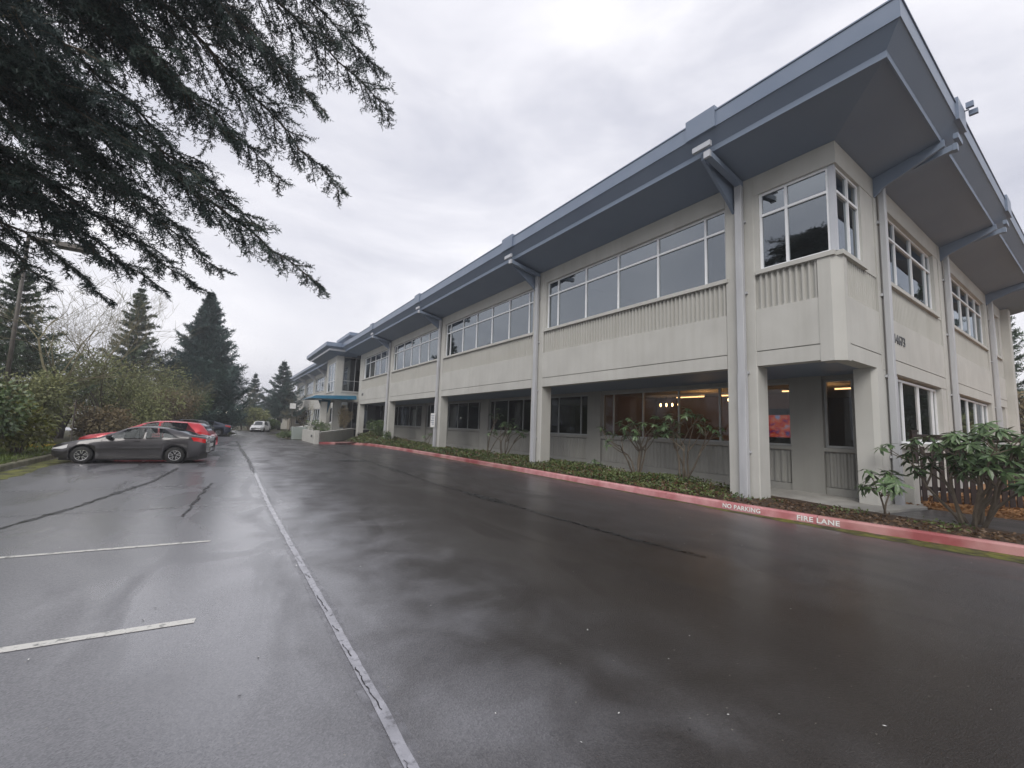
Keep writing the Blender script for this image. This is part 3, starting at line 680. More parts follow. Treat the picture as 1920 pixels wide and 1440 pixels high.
# --- entrance tower and far wing (parts of the same building)
TX, TY = 8.45, 42.6
q = MB(); q.box(TX,TX+.62,TY,TY+.5,0,ZSO); q.box(TX,TX+.5,46.7,47.2,0,ZSO); q.build('tower_pier','wall',bld)
q = MB(); q.box(TX+.02,TX+.3,TY+.5,46.7,ZB+.2,4.45); q.box(TX+.02,TX+.3,TY+.5,46.7,7.3,ZSO); q.box(TX+.62,13,TY+.02,TY+.3,ZB+.3,4.45); q.build('tower_wall','wall',bld)
window('y',TX,TY+.52,46.68,4.47,7.3,[43.9,45.2],5.5,d0=.05)
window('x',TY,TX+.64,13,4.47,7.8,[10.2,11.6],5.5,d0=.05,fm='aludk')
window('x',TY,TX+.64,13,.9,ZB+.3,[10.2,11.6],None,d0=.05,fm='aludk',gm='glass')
q = MB(); q.box(TX+.7,13,TY+.4,TY+.5,.2,ZSO); q.build('tower_core','dark',bld)
EX = 7.19
q = MB(); q.add([(TX+.02,TY,ZSO),(TX+.02,52,ZSO),(7.55,52,8.2),(7.55,41.75,8.2),(12,41.75,8.2),(12,TY,ZSO)],[(0,1,2,3),(0,3,4,5)]); q.box(7.56,11,41.76,52,8.45,8.5); q.build('tower_soffit','soffit',bld)
q = MB(); q.box(EX,EX+.03,YE,53,ZO-.012,ZF+.003); q.box(EX+.03,XF-.002,YE,YE+.03,ZO-.012,ZF+.003); q.build('tower_fascia','trim',bld)
q = MB(); q.add([(7.54,41.74,8.34),(7.54,53,8.34),(EX+.01,53,ZO),(EX+.01,YE+.01,ZO),(9,YE+.01,ZO),(9,41.74,8.34)],[(0,1,2,3),(0,3,4,5)]); q.build('tower_outer_soffit','soffit',bld)
q = MB(); q.box(7.52,7.545,41.72,52.5,8.16,8.36); q.box(7.55,9,41.72,41.745,8.16,8.36); q.build('tower_eave_strip','trimlt',bld)
q = MB(); q.box(EX+.04,14,YE+.04,53,ZF-.05,ZF-.001); q.build('tower_roof','trim',bld)
q = MB(); q.box(9.7,17,43.9,50,10.28,10.6); q.build('upper_roof','trim',bld)
q = MB(); q.box(10.6,16,44.6,49,ZF+.1,10.28); q.build('penthouse_wall','rib',bld)
# far wing
q = MB(); q.box(A,A+.3,47.3,83,-.05,1.35); q.box(A,A+.3,47.3,83,3.1,5.4); q.box(A,A+.3,47.3,83,7.35,ZSO); q.build('wing_wall','wall',bld)
wy = 49.0
while wy < 82:
    q = MB(); q.box(A-.06,A+.4,wy,wy+.55,-.05,ZSO); q.build('column','wall',bld)
    y1 = min(wy+8.1, 83)
    if y1-wy > 2:
        mu = [wy+.6+i*1.5 for i in range(1,5)]
        window('y',A,wy+.6,y1-.05,1.35,3.1,mu,None); window('y',A,wy+.6,y1-.05,5.4,7.35,mu,6.7)
    wy += 8.1
q = MB(); q.box(A,20,82.9,83.3,-.05,ZSO); q.build('end_wall','wall',bld)
q = MB(); q.add([(A+.02,50,ZSO),(A+.02,84.5,ZSO),(9.1,84.5,8.15),(9.1,50,8.15)],[(0,1,2,3)]); q.add([(9.1,50,8.3),(9.1,84.5,8.3),(8.85,84.5,8.5),(8.85,50,8.5)],[(0,1,2,3)]); q.box(9.09,9.11,50,84.5,8.1,8.3); q.build('wing_soffit','soffit',bld)
q = MB(); q.box(8.82,8.85,53.1,84.9,8.49,8.84); q.box(8.85,22,84.8,84.9,8.49,8.84); q.build('wing_fascia','trim',bld)
q = MB(); q.box(8.86,22,53.1,84.7,8.76,8.82); q.build('wing_roof','trim',bld)
for y in (57.3,65.4,73.5,81.6):
    q = MB(); q.loft([(A,y-.06,ZSO),(A,y-.06,7.1),(9.1,y-.06,8.0),(9.1,y-.06,8.16)],[(A,y+.06,ZSO),(A,y+.06,7.1),(9.1,y+.06,8.0),(9.1,y+.06,8.16)]); q.build('outrigger','trimlt',bld)
# blue entrance canopy
can = wempty('entrance_canopy', (8,42,0), 'blue metal canopy over the distant building entrance', 'canopy')
q = MB(); q.loft([(6.0,40.3,3.52),(9.95,40.3,3.62),(9.95,45,3.62),(6.0,45,3.52)],[(6.5,40.5,3.80),(9.95,40.5,3.98),(9.95,44.8,3.98),(6.5,44.8,3.80)]); q.build('canopy_roof','blue',can)
q = MB(); q.loft([(6.9,41.6,3.5),(8.0,41.6,3.5),(7.75,41.6,2.3),(7.55,41.6,2.0)],[(6.9,41.85,3.5),(8.0,41.85,3.5),(7.75,41.85,2.3),(7.55,41.85,2.0)]); q.build('bracket','blue',can)
q = MB(); q.box(7.1,7.65,41.3,41.59,.5,3.3,.03); q.build('post','wall',can)
q = MB(); q.box(6.6,7.1,41.0,41.3,3.44,3.5); q.build('downlight','white',can)
# low walls of the entrance
ew = wempty('entrance_wall', (5.2,32,0), 'low beige retaining walls in front of the blue canopy', 'wall')
def wseg(p,q2,h0,h1,t,name):
    d = Vector((q2[0]-p[0],q2[1]-p[1],0)).normalized(); nrm = Vector((-d.y,d.x,0))*t/2
    a0 = Vector((*p,0)); a1 = Vector((*q2,0)); b = MB()
    b.loft([a0-nrm,a0+nrm,a0+nrm+Vector((0,0,h0)),a0-nrm+Vector((0,0,h0))],[a1-nrm,a1+nrm,a1+nrm+Vector((0,0,h1)),a1-nrm+Vector((0,0,h1))]); return b.build(name,'wall',ew)
wseg((5.2,31.0),(5.15,36.2),.82,.88,.2,'sign_wall'); wseg((5.3,30.85),(9.6,39.6),.80,.98,.22,'planter_wall')
q = MB(); q.box(5.02,5.32,30.62,30.92,-.05,.92,.02); q.build('end_pier','wall',ew)
q = MB(); q.tube([(5.1,31.1,.85),(5.1,31.1,1.15),(5.3,34,1.25),(6,38,1.6)],.025,6); q.build('handrail','blackpl',ew)
t = text('wall_number','14671',.22,frameM((5.03,31.9,.5),(0,-1,0),(0,0,1)),'letter',None,ext=.006,bold=.004); t.parent = ew; t.matrix_parent_inverse = Matrix.Translation(-ew.location)
g = MB(); g.add([(5.3,31.2,.6),(9.5,39.8,.75),(9.5,42.5,.75),(5.3,42.5,.6)],[(0,1,2,3)]); tag(g.build('entrance_terrace','conc'), 'raised concrete terrace at the far entrance', 'terrace', kind='structure')

# --- things inside the lit rooms
for i,(y,x) in enumerate(((4.2,14.6),(5.6,14.6),(8.0,15.2),(9.8,15.2))):
    f = wempty('ceiling_light',(x,y,2.95)); tag(f, ['warm tube light behind the narrow window by the corner column','warm tube light behind the window with the screen','long warm tube light behind the right panes of the lit room','warm tube light deep behind the middle panes'][i], 'light', 'lights inside the lit room')
    q = MB(); q.box(x-.05,x+.05,y-.6,y+.6,3.02,3.07); q.build('housing','white',f)
    q = MB(); q.box(x-.04,x+.04,y-.58,y+.58,2.985,3.018); q.build('tube','lampstrip',f)
for i,(x,y) in enumerate(((14.3,7.0),(14.6,7.9),(16.2,11.9),(16.2,11.6),(16.2,11.3),(16.2,11.0))):
    f = wempty('pendant_bulb',(x,y,2.6)); tag(f, ['round glowing bulb nearest the front column in the lit room','round glowing bulb left of the front column'][i] if i < 2 else ['leftmost','second from left','third from left','rightmost'][i-2]+' small glowing bulb in the row by the warm wall', 'bulb', 'bulbs inside the lit room')
    q = MB(); q.tube([(x,y,3.15),(x,y,2.86)],.012,5); q.build('cord','blackpl',f)
    r = .055 if i < 2 else .035; rings = [(x,y,2.86)]
    q = MB(); q.tube([(x,y,2.86),(x,y,2.84),(x,y,2.80),(x,y,2.75),(x,y,2.71)],[.02,r*.7,r,r*.8,.01],8); q.build('bulb','bulb',f,smooth=True)
for nm,loc,e in (('room_lamp',(14.9,9.0,2.7),26),('room_lamp',(14.8,5.0,2.7),15)):
    ld = bpy.data.lights.new(nm,'POINT'); ld.energy = e; ld.color = (1,.62,.30); ld.shadow_soft_size = .3
    lo = bpy.data.objects.new(nm, ld); col.objects.link(lo); lo.location = loc
tv = wempty('screen',(14.1,6.0,0),'wall screen showing a red picture behind the corner window','screen')
q = MB(); q.box(14.0,14.08,5.55,6.45,1.28,2.42); q.build('casing','blackpl',tv)
q = MB(); q.box(13.985,13.998,5.60,6.40,1.55,2.22); q.build('picture','screen',tv)
q = MB(); q.box(14.02,14.06,5.95,6.05,.14,1.28); q.build('stand','blackpl',tv)
wb = wempty('white_board',(10.62,3.5,ZB+.3),'white board leaning inside the upper corner window','board')
q = MB(); q.prism([(10.42,3.36),(11.0,3.36),(11.0,3.39),(10.42,3.39)], ZB+.3, 6.05); q.build('panel','white',wb)
q = MB(); q.prism([(10.40,3.395),(11.02,3.395),(11.02,3.41),(10.40,3.41)], ZB+.3, 6.07); q.build('backing','trimlt',wb)
for i,(x,y) in enumerate(((14.2,8.2),(14.4,9.6),(14.1,10.9))):
    t = wempty('desk',(x,y,.14)); tag(t, ['dark desk behind the right panes of the lit room','dark desk behind the middle panes of the lit room','dark desk behind the left panes of the lit room'][i],'desk','desks inside the lit room')
    q = MB(); q.box(x-.35,x+.35,y-.55,y+.55,.86,.90); q.build('top','blackpl',t)
    for dx in (-.3,.3):
        for dy in (-.5,.5): q = MB(); q.box(x+dx-.025,x+dx+.025,y+dy-.025,y+dy+.025,.14,.86); q.build('leg','blackpl',t)
    q = MB(); q.box(x-.03,x+.03,y-.28,y+.28,1.0,1.4); q.build('monitor','blackpl',t); q = MB(); q.box(x-.03,x+.03,y-.04,y+.04,.90,1.0); q.build('monitor_stand','blackpl',t)
# notice on the third downspout
ns = wempty('notice_sign',(9.95,22.78,1.5),'white notice with grey print strapped to a downspout','sign')
q = MB(); q.box(9.955,9.975,22.48,23.08,1.42,2.22,.0); q.build('board','white',ns)
q = MB()
for i in range(6): q.box(9.949,9.953,22.56,23.0-.06*(i%3),2.08-.1*i,2.12-.1*i)
q.build('print','trim',ns)

# ================================================================== FOLIAGE HELPERS
def unit(a): return a/np.maximum(np.linalg.norm(a, axis=-1, keepdims=True), 1e-9)
def leaf_arrays(P, D, L, W, upv=None):
    """diamond leaves: P base (n,3), D direction, L length, W half width"""
    n = len(P); D = unit(D)
    ref = rng.normal(size=(n,3)) if upv is None else upv
    S = unit(np.cross(D, ref)); L = np.broadcast_to(np.asarray(L,float).reshape(-1,1),(n,1)); W = np.broadcast_to(np.asarray(W,float).reshape(-1,1),(n,1))
    mid = P+D*L*.5; N = np.cross(S, D)
    V = np.stack([P, mid+S*W+N*L*.04, P+D*L, mid-S*W+N*L*.04], 1).reshape(-1,3)
    F = np.arange(4*n).reshape(-1,4); return V, F
class Acc:
    def __init__(s): s.V=[]; s.F=[]; s.n=0
    def add(s, V, F): s.V.append(V); s.F.append(F+s.n); s.n += len(V)
    def build(s, name, m, parent):
        o = npmesh(name, np.concatenate(s.V), np.concatenate(s.F), m, parent)
        if parent is not None and parent.name in WORLDP: o.matrix_parent_inverse = Matrix.Translation(-parent.location)
        return o
def needles(acc, P0, P1, L, W, per):
    """needle fans along many twigs at once. P0,P1 (n,3)"""
    n = len(P0); T = P1-P0; ln = np.linalg.norm(T,axis=1,keepdims=True); d = T/np.maximum(ln,1e-6)
    k = per; t = (np.arange(k)+.5)/k
    base = P0[:,None,:]+T[:,None,:]*t[None,:,None]
    r = rng.normal(size=(n,k,3)); side = unit(np.cross(np.repeat(d[:,None,:],k,1), r))
    dirn = unit(side*1.0+d[:,None,:]*.75)
    base = base.reshape(-1,3); dirn = dirn.reshape(-1,3); dd = np.repeat(d[:,None,:],k,1).reshape(-1,3)
    LL = L*rng.uniform(.7,1.15,size=(len(base),1)); w = dd*W
    V = np.stack([base-w, base+w, base+dirn*LL],1).reshape(-1,3)
    acc.add(V, np.arange(len(V)).reshape(-1,3))

def limb(root, B0, T, sag, name_i, sub_len=1.25, dens_=1.0, nl=.062, hang=.25, start=.12):
    """a fir limb with sub branches and needled twigs; returns objects"""
    B0 = np.array(B0,float); T = np.array(T,float); L = np.linalg.norm(T-B0)
    n = 22; t = np.linspace(0,1,n)
    mid = (B0+T)/2+np.array([0,0,sag])
    C = ((1-t)**2)[:,None]*B0+(2*t*(1-t))[:,None]*mid+(t**2)[:,None]*T
    C[1:-1] += rng.normal(size=(n-2,3))*.03
    wood = MB(); wood.tube([tuple(c) for c in C], list(.075*(1-t)**1.1*(L/8)+.008), 5)
    acc = Acc(); P0=[]; P1=[]
    ns = int(L*9*dens_)
    for i in range(ns):
        s = start+(1-start)*((i+random.random())/ns); j = min(int(s*(n-1)),n-2); f = s*(n-1)-j
        p = C[j]*(1-f)+C[j+1]*f; d = unit(C[j+1]-C[j])
        side = np.cross(d,[0,0,1]); side = unit(side)*(1 if i%2 else -1)
        ln = sub_len*(1-.80*max(0,s-.3)/.7)*random.uniform(.45,1.15)
        if s < .3: ln *= .6+s
        e = unit(side*random.uniform(.45,1.1)+d*random.uniform(.35,1.0)+np.array([0,0,random.uniform(-hang,.10)]))
        m = 8; q = [p]
        for k in range(1,m+1):
            e = unit(e+np.array([0,0,-.07*random.random()])+rng.normal(size=3)*.10); q.append(q[-1]+e*ln/m)
        q = np.array(q); wood.tube([tuple(x) for x in q], [.012*(1-k/m)+.003 for k in range(m+1)], 3, cap=False)
        for k in range(m):
            P0.append(q[k]); P1.append(q[k+1])
            for sd in (-1,1):
                if random.random() < .95:
                    td = unit(np.cross(e,[0,0,1])*sd*random.uniform(.45,1)+e*.7+rng.normal(size=3)*.30+np.array([0,0,-.10]))
                    tl = ln*.36*(1-.6*k/m)*random.uniform(.5,1.2)+.06
                    a0 = q[k]+(q[k+1]-q[k])*random.random(); P0.append(a0); P1.append(a0+td*tl)
                    if tl > .2:
                        for fr in (.35,.65):
                            a1 = a0+td*tl*fr; td2 = unit(td+rng.normal(size=3)*.55); P0.append(a1); P1.append(a1+td2*tl*.45)
    P0 = np.array(P0); P1 = np.array(P1); ll_ = np.linalg.norm(P1-P0,axis=1)
    for lo_,hi_,per_ in ((0,.13,5),(.13,.26,9),(.26,.45,15),(.45,9,22)):
        kk = (ll_ >= lo_)&(ll_ < hi_)
        if kk.any(): needles(acc, P0[kk], P1[kk], nl, .0115, per_)
    w = wood.build('limb', 'twig', root)
    o = acc.build('needles', 'needle', None); o.parent = w
    return w

# ---- the big fir whose limbs hang into the picture from the left
fir = wempty('fir_tree', (-5.6, 8.2, .1), 'big fir with dark limbs hanging over the upper left of the lot', 'tree')
q = MB(); q.tube([(-5.6,8.2,0),(-5.58,8.2,1),(-5.55,8.22,5),(-5.5,8.25,12),(-5.5,8.25,19)],[.46,.36,.31,.22,.04],12); q.build('trunk','bark',fir,smooth=True)
LIMBS = [  # base height, tip xyz, sag
 (12.5,(2.36,8.5,8.15),.5,1.35),(12.9,(2.05,8.3,8.85),.5,1.2),(13.3,(1.75,8.1,9.4),.4,1.2),(11.6,(1.50,8.6,6.15),.9,1.3),(11.9,(.95,8.0,7.3),.6,1.3),
 (10.2,(.50,9.0,6.20),.7,1.2),(10.0,(-.2,8.4,6.35),.5,1.15),(8.4,(1.49,9.5,4.36),.5,1.15),(8.0,(.1,9.2,5.35),.5,1.05),(7.4,(-.30,9.8,4.45),.4,1.0),
 (7.2,(-1.35,9.0,5.9),.4,1.0),(6.6,(-1.9,10.2,4.25),.5,.95),(6.2,(-2.3,9.6,5.0),.3,.9),(9.2,(-1.0,8.0,7.2),.5,1.2),(10.6,(-.9,7.4,8.0),.5,1.3),
 (12.2,(.35,7.4,8.9),.5,1.4),(13.0,(.0,7.0,9.6),.5,1.4),(11.0,(-1.9,7.6,8.1),.4,1.2),(8.8,(-2.3,8.6,6.4),.4,1.0),(11.8,(-1.4,7.0,9.4),.4,1.4),(13.6,(1.0,7.8,9.9),.4,1.2),
 (6.2,(-2.04,11,3.8),.4,.9),(6.0,(-2.8,11,3.85),.3,.9),(6.4,(-1.2,10.6,4.05),.4,.9),(6.9,(-.68,11,4.3),.4,.95),(6.4,(-3.2,10,4.5),.3,.9),(7.6,(-.9,10.4,5.2),.4,1.0),(8.2,(-1.7,10.0,5.6),.4,1.0),
 (12.2,(-.5,8.9,8.3),.5,1.4),(11.4,(-1.2,9.3,7.4),.5,1.2),(9.4,(-.4,9.6,5.9),.5,1.0),(12.0,(.9,8.9,8.1),.6,1.25)]
random.seed(5)
for i,(h,T,sag,sl) in enumerate(LIMBS):
    limb(fir, (-5.5,8.23,T[2]+(h-T[2])*.68), T, sag+.25, i, sub_len=sl*1.5)
random.seed(6)
for i in range(12):      # shorter inner limbs that close the crown
    h,T,sag,sl = LIMBS[random.randrange(len(LIMBS))]; k = random.uniform(.55,.85); b0 = Vector((-5.5,8.23,h))
    t_ = b0+(Vector(T)-b0)*k+Vector((0,random.uniform(-1.0,1.2),random.uniform(-.5,.7)))
    limb(fir, (-5.5,8.23,T[2]+(h-T[2])*.7+random.uniform(-.3,.3)), tuple(t_), sag*.6, i, sub_len=sl*1.2, dens_=.7)
for i in range(11):
    t_ = (random.uniform(-3.3,-.4),random.uniform(6.6,10.2),random.uniform(5.6,10.0))
    limb(fir, (-5.5,8.23,t_[2]+random.uniform(.8,2.4)), t_, .3, i, sub_len=1.3, dens_=.9)

def conifer(name, x, y, H, rad, m, label, n_whorl=26, per=7, seed=0, bare=.08, needle=.16, clump=1.0, group='conifers beyond the lot', droop=.25):
    random.seed(seed); root = wempty(name, (x,y,0), label, 'tree', group)
    q = MB(); q.tube([(x,y,-.1),(x,y,H*.3),(x,y,H*.7),(x,y,H)],[H*.022,H*.017,H*.008,.01],8); q.build('trunk','bark',root,smooth=True)
    P0=[];P1=[]; wood=MB()
    for i in range(n_whorl):
        s = (i+random.random()*.6)/n_whorl; z = H*(bare+(1-bare)*s)
        rr = rad*(1-s)**.9*random.uniform(.66,1.2)+.05
        for j in range(per):
            a = 2*math.pi*(j+random.random()*.8)/per+i*1.3; r1 = rr*random.uniform(.65,1.12)
            d = np.array([math.cos(a),math.sin(a),-droop+.5*s]); d = unit(d)
            p = np.array([x,y,z]); k = max(3,int(r1/.32)); step = r1/k; dd = d.copy(); pts=[p]
            for t in range(k):
                dd = unit(dd+np.array([0,0,.10])); pts.append(pts[-1]+dd*step)
            wood.tube([tuple(v) for v in pts],[.03*(1-t/k)*H/12+.006 for t in range(k+1)],3,cap=False)
            sd = np.cross(dd,[0,0,1.])
            for t in range(1,k+1):
                w = r1*.38*(1-.6*t/k)+.12*(1-s)**1.2
                for sg in (-1,1):
                    for _ in range(2):
                        e = unit(sd*sg*random.uniform(.4,1)+dd*random.uniform(.3,.9)+np.array([0,0,random.uniform(-.5,.1)]))
                        P0.append(pts[t]-dd*step*random.random()); P1.append(P0[-1]+e*w*random.uniform(.6,1.2)*clump)
            P0.append(pts[-2]); P1.append(pts[-1]+dd*.15)
    # leader
    P0.append(np.array([x,y,H*.96])); P1.append(np.array([x,y,H*1.02]))
    acc = Acc(); needles(acc, np.array(P0), np.array(P1), needle, needle*.17, 12)
    o = acc.build('crown', m, root)
    wood.build('branches','bark',root)['kind'] = 'stuff'
    return root
conifer('conifer_tree',-2.0,48,13.2,4.6,'needle2','tall dense blue green conifer behind the parked cars, the largest beyond the lot',n_whorl=44,per=11,seed=3,clump=1.5,needle=.24,bare=.02)
conifer('conifer_tree',-6.6,45.5,12.0,3.3,'needle3','slender open conifer left of the tall dense one',n_whorl=30,per=7,seed=4,clump=1.15,bare=.1,needle=.22)
conifer('conifer_tree',3.4,76,8.4,2.4,'needle2','small distant conifer right of the tall dense one',n_whorl=22,per=6,seed=5,bare=.05,needle=.24)
conifer('conifer_tree',6.6,70,10.1,3.3,'needle2','distant conifer with a bare trunk foot near the far wing',n_whorl=24,per=7,seed=6,bare=.18,needle=.24)
conifer('conifer_tree',9.4,90,11.0,3.2,'needle3','farthest conifer peeping over the end of the far wing',n_whorl=22,per=6,seed=7,needle=.26)
conifer('conifer_tree',-8.6,29.5,8.6,2.6,'needle3','dark conifer at the left edge beside the lamp pole',n_whorl=24,per=7,seed=8,bare=.25)
conifer('conifer_tree',46,6.0,15.5,4.2,'needle3','green conifer seen past the right end of the building',n_whorl=28,per=8,seed=9,bare=.08,needle=.22,group='trees right of the building')
conifer('conifer_tree',-9.5,-6,13,3.4,'needle3','conifer behind the camera mirrored in the upper windows',n_whorl=24,per=7,seed=12,bare=.15,group='trees behind the camera')
conifer('conifer_tree',47,-2.2,15,4.5,'needle3','conifer right of the camera mirrored in the side windows',n_whorl=22,per=8,seed=14,bare=.02,needle=.3,clump=1.6,group='trees behind the camera')
conifer('conifer_tree',56,-6,17,5.5,'needle2','second conifer right of the camera mirrored in the side windows',n_whorl=22,per=8,seed=15,bare=.02,needle=.3,clump=1.6,group='trees behind the camera')
conifer('conifer_tree',66,-9.5,19,6.5,'needle3','third conifer right of the camera mirrored in the side windows',n_whorl=22,per=8,seed=16,bare=.02,needle=.3,clump=1.6,group='trees behind the camera')
conifer('conifer_tree',58,.8,15,4.5,'needle2','fourth conifer right of the camera mirrored in the side windows',n_whorl=22,per=8,seed=17,bare=.02,needle=.3,clump=1.6,group='trees behind the camera')
conifer('conifer_tree',-13,1.5,15,3.6,'needle2','second conifer behind the camera mirrored in the corner window',n_whorl=24,per=7,seed=13,bare=.1,group='trees behind the camera')

# ---- bare deciduous trees
def bare_tree(x, y, H, label, seed, lean=(0,0), m='oldtwig', spread=.55, depth=6, r0=None, group='bare trees beyond the left verge', leaves=0):
    random.seed(seed); root = wempty('bare_tree',(x,y,0),label,'tree',group)
    tr = MB(); cr_ = MB(); tips=[]
    r0 = r0 or H*.014
    def grow(p, d, L, r, k, b):
        n = 4; pts=[p]; rad=[r]
        for i in range(n):
            d = (d+Vector((random.gauss(0,.13),random.gauss(0,.13),random.gauss(.03,.08)))).normalized(); pts.append(pts[-1]+d*L/n); rad.append(r*(1-.42*(i+1)/n))
        b.tube(pts, rad, 7 if k == depth else (4 if k > 2 else 3), cap=False)
        if k <= 0: tips.append(pts[-1]); return
        for i in range(random.choice((2,3,3))):
            j = random.choice((2,3,4,4)); ax = Vector((random.gauss(0,1),random.gauss(0,1),random.gauss(0,.4)))
            nd_ = (d+ax.normalized()*random.uniform(.6,1.1)*spread*1.4).normalized()
            grow(pts[j], nd_, L*random.uniform(.62,.86), max(rad[j]*.70,.007), k-1, cr_)
    grow(Vector((x,y,-.05)), Vector((lean[0],lean[1],1)).normalized(), H*.27, r0, depth, tr)
    tr.build('trunk','bark',root,smooth=True); cr_.build('crown',m,root)
    return root
bare_tree(-8.0,27.5,11,'bare tree with a leaning trunk at the left edge',31,lean=(.35,0),r0=.17,spread=.6)
bare_tree(-7.4,33,11.5,'twiggy bare tree right of the leaning one',32,spread=.5)
bare_tree(-5.8,37,10.5,'twiggy bare tree in front of the slender conifer',33,spread=.6)
bare_tree(-3.4,41,8.0,'low bare tree in front of the tall dense conifer',34,spread=.75)
bare_tree(-9.6,36,13.0,'tall bare tree between lamp pole and slender conifer',35,spread=.45)
bare_tree(9.2,64,6.5,'small bare tree at the far wing',36,spread=.6,group='bare trees far away')
bare_tree(1.9,66,7.0,'grey bare tree at the end of the lot',37,spread=.6,group='bare trees far away')
bare_tree(-12.0,30,10.0,'bare tree far left behind the conifer',38,spread=.5)
bare_tree(-7.5,6.0,13.0,'bare tree behind the big fir mirrored in the windows',39,spread=.4)

# ---- shrubs
def shrub(name, x, y, rx, ry, H, m, label, n=2600, ls=.11, lw=.03, seed=0, group='shrubs on the left verge', z0=.1, stems=9, lob=9, fill=.5, cat='shrub', twiggy=0):
    random.seed(seed); r = np.random.default_rng(seed+100)
    root = wempty(name,(x,y,z0),label,cat,group)
    st = MB(); cen=[]
    for i in range(stems):
        a = 2*math.pi*i/stems+random.random(); q = random.uniform(.3,.85)
        tip = Vector((x+math.cos(a)*rx*q, y+math.sin(a)*ry*q, z0+H*random.uniform(.55,.9))); p = Vector((x+random.gauss(0,.06),y+random.gauss(0,.06),z0-.05))
        mid = (p+tip)/2+Vector((random.gauss(0,.1),random.gauss(0,.1),.12*H))
        st.tube([p,mid,tip],[.022*H**.5,.015*H**.5,.006],4,cap=False)
        for _ in range(twiggy):
            t2 = mid+(tip-mid)*random.random(); st.tube([t2,t2+Vector((random.gauss(0,.35),random.gauss(0,.35),random.uniform(.1,.6)))*H*.45],[.008,.003],3,cap=False)
    st.build('stems','twig',root)
    # lobed crown
    cs=[]; 
    for i in range(lob):
        a=random.random()*6.28; q=random.uniform(.1,.72); zc=H*random.uniform(.35,.78)
        cs.append((x+math.cos(a)*rx*q,y+math.sin(a)*ry*q,z0+zc,random.uniform(.28,.46)))
    cs=np.array(cs); k=r.integers(0,lob,n); u=unit(r.normal(size=(n,3))); rad=(r.uniform(fill,1.0,size=(n,1)))**.7
    sc=np.array([rx,ry,H*.62])
    P=cs[k,:3]+u*rad*cs[k,3:4]*sc*1.15
    P[:,2]=np.maximum(P[:,2],z0+.04)
    D=unit(u+r.normal(size=(n,3))*.55+np.array([0,0,-.12]))
    V,F=leaf_arrays(P,D,ls*r.uniform(.6,1.25,n),lw*r.uniform(.8,1.2,n))
    acc=Acc(); acc.add(V,F); o=acc.build('foliage',m,root)
    return root
shrub('laurel_shrub',-6.5,19.6,1.3,1.2,2.4,'leafm','dark green leafy shrub at the left edge behind the kerb',n=3600,ls=.17,lw=.042,seed=1,lob=12)
shrub('laurel_shrub',-5.65,20.9,.95,1.0,1.9,'leafy','yellow green leafy shrub in front of the grey sedan',n=2600,ls=.15,lw=.04,seed=2,lob=10)
random.seed(3)
BR = [(-4.9,26.5,1.3,2.0,'leafb','rusty brown brush behind the red hood'),(-6.7,25,1.7,3.3,'leafo','olive brush behind the yellow green shrub'),(-3.8,31,1.7,3.2,'leafo','olive brush above the red car'),
 (-8.8,24,1.9,4.3,'leafo','tall olive brush at the left edge'),(-5.4,32,2.1,4.6,'leafo','tall olive brush left of the dark car'),(-2.9,36.5,1.7,3.4,'leafb','rusty brush behind the dark car'),
 (-7.8,34,2.6,5.6,'leafo','tallest olive brush under the bare trees'),(-10.8,31,2.8,6.2,'leafo','big olive brush far left'),(-4.6,39,2.3,5.2,'leafo','olive brush at the foot of the slender conifer'),
 (-2.6,42,1.8,3.8,'leafm','green brush at the foot of the tall dense conifer'),(-11,23,2.4,5.6,'leafm','tall green hedge at the far left edge'),(-9.5,40,3.0,7.0,'leafo','olive thicket beyond the bare trees'),(-7.2,47,3.0,6.2,'leafm','green thicket under the slender conifer')]
for i,(x,y,r_,h,m,l) in enumerate(BR): shrub('brush_shrub',x,y,r_,r_,h,m,l,n=int(2200+r_*1500),ls=.15,lw=.034,seed=20+i,stems=14,fill=.25,twiggy=5,lob=16,group='brush along the left verge')
for i,(x,y,r_,h,m,l) in enumerate([(2.6,64,3,3.4,'leafo','grey green hedge across the street, left part'),(-1.5,66,3.5,3.8,'leafo','grey green hedge across the street behind the lamp globes'),(5.6,68,1.2,1.3,'leafm','low green bush by the far houses'),(11,72,2.2,3.2,'leafb','brown bush behind the far wing')]):
    shrub('hedge_shrub',x,y,r_,1.6,h,m,l,n=2400,ls=.3,lw=.08,seed=50+i,group='bushes far away')
for i,(x,y,r_,h,m,l) in enumerate([(40,4.4,2.6,5.0,'leafb','brown bush past the right end of the building'),(38,1.6,2.5,3.6,'leafo','olive bush past the right end of the building'),(44,2.0,3,8,'leafm','tall green bush past the right end of the building')]):
    shrub('side_shrub',x,y,r_,2,h,m,l,n=2600,ls=.26,lw=.07,seed=60+i,group='trees right of the building')
shrub('terrace_shrub',6.0,34.5,.9,.9,1.0,'leafm','low green shrub behind the entrance wall',n=900,ls=.12,lw=.035,seed=70,z0=.6,group='shrubs by the entrance')
shrub('terrace_shrub',9.2,41.0,.8,.5,2.4,'leafb','brownish shrub in front of the entrance glass',n=1300,ls=.12,lw=.03,seed=71,z0=.7,group='shrubs by the entrance',fill=.2,twiggy=4)
shrub('bed_shrub',10.4,34.5,1.0,.9,1.55,'leafm','rounded shrub in the bed before the fourth bay',n=1300,ls=.12,lw=.035,seed=72,z0=.25,group='shrubs in the bed',twiggy=2)
shrub('bed_shrub',10.0,31.0,.45,.45,.75,'leafm','small shrub at the fourth downspout',n=350,ls=.12,lw=.035,seed=73,z0=.2,group='shrubs in the bed')
shrub('terrace_shrub',4.3,38.6,.8,.6,.7,'leafm','low hedge before the utility box',n=700,ls=.12,lw=.035,seed=74,z0=.0,group='shrubs by the entrance')

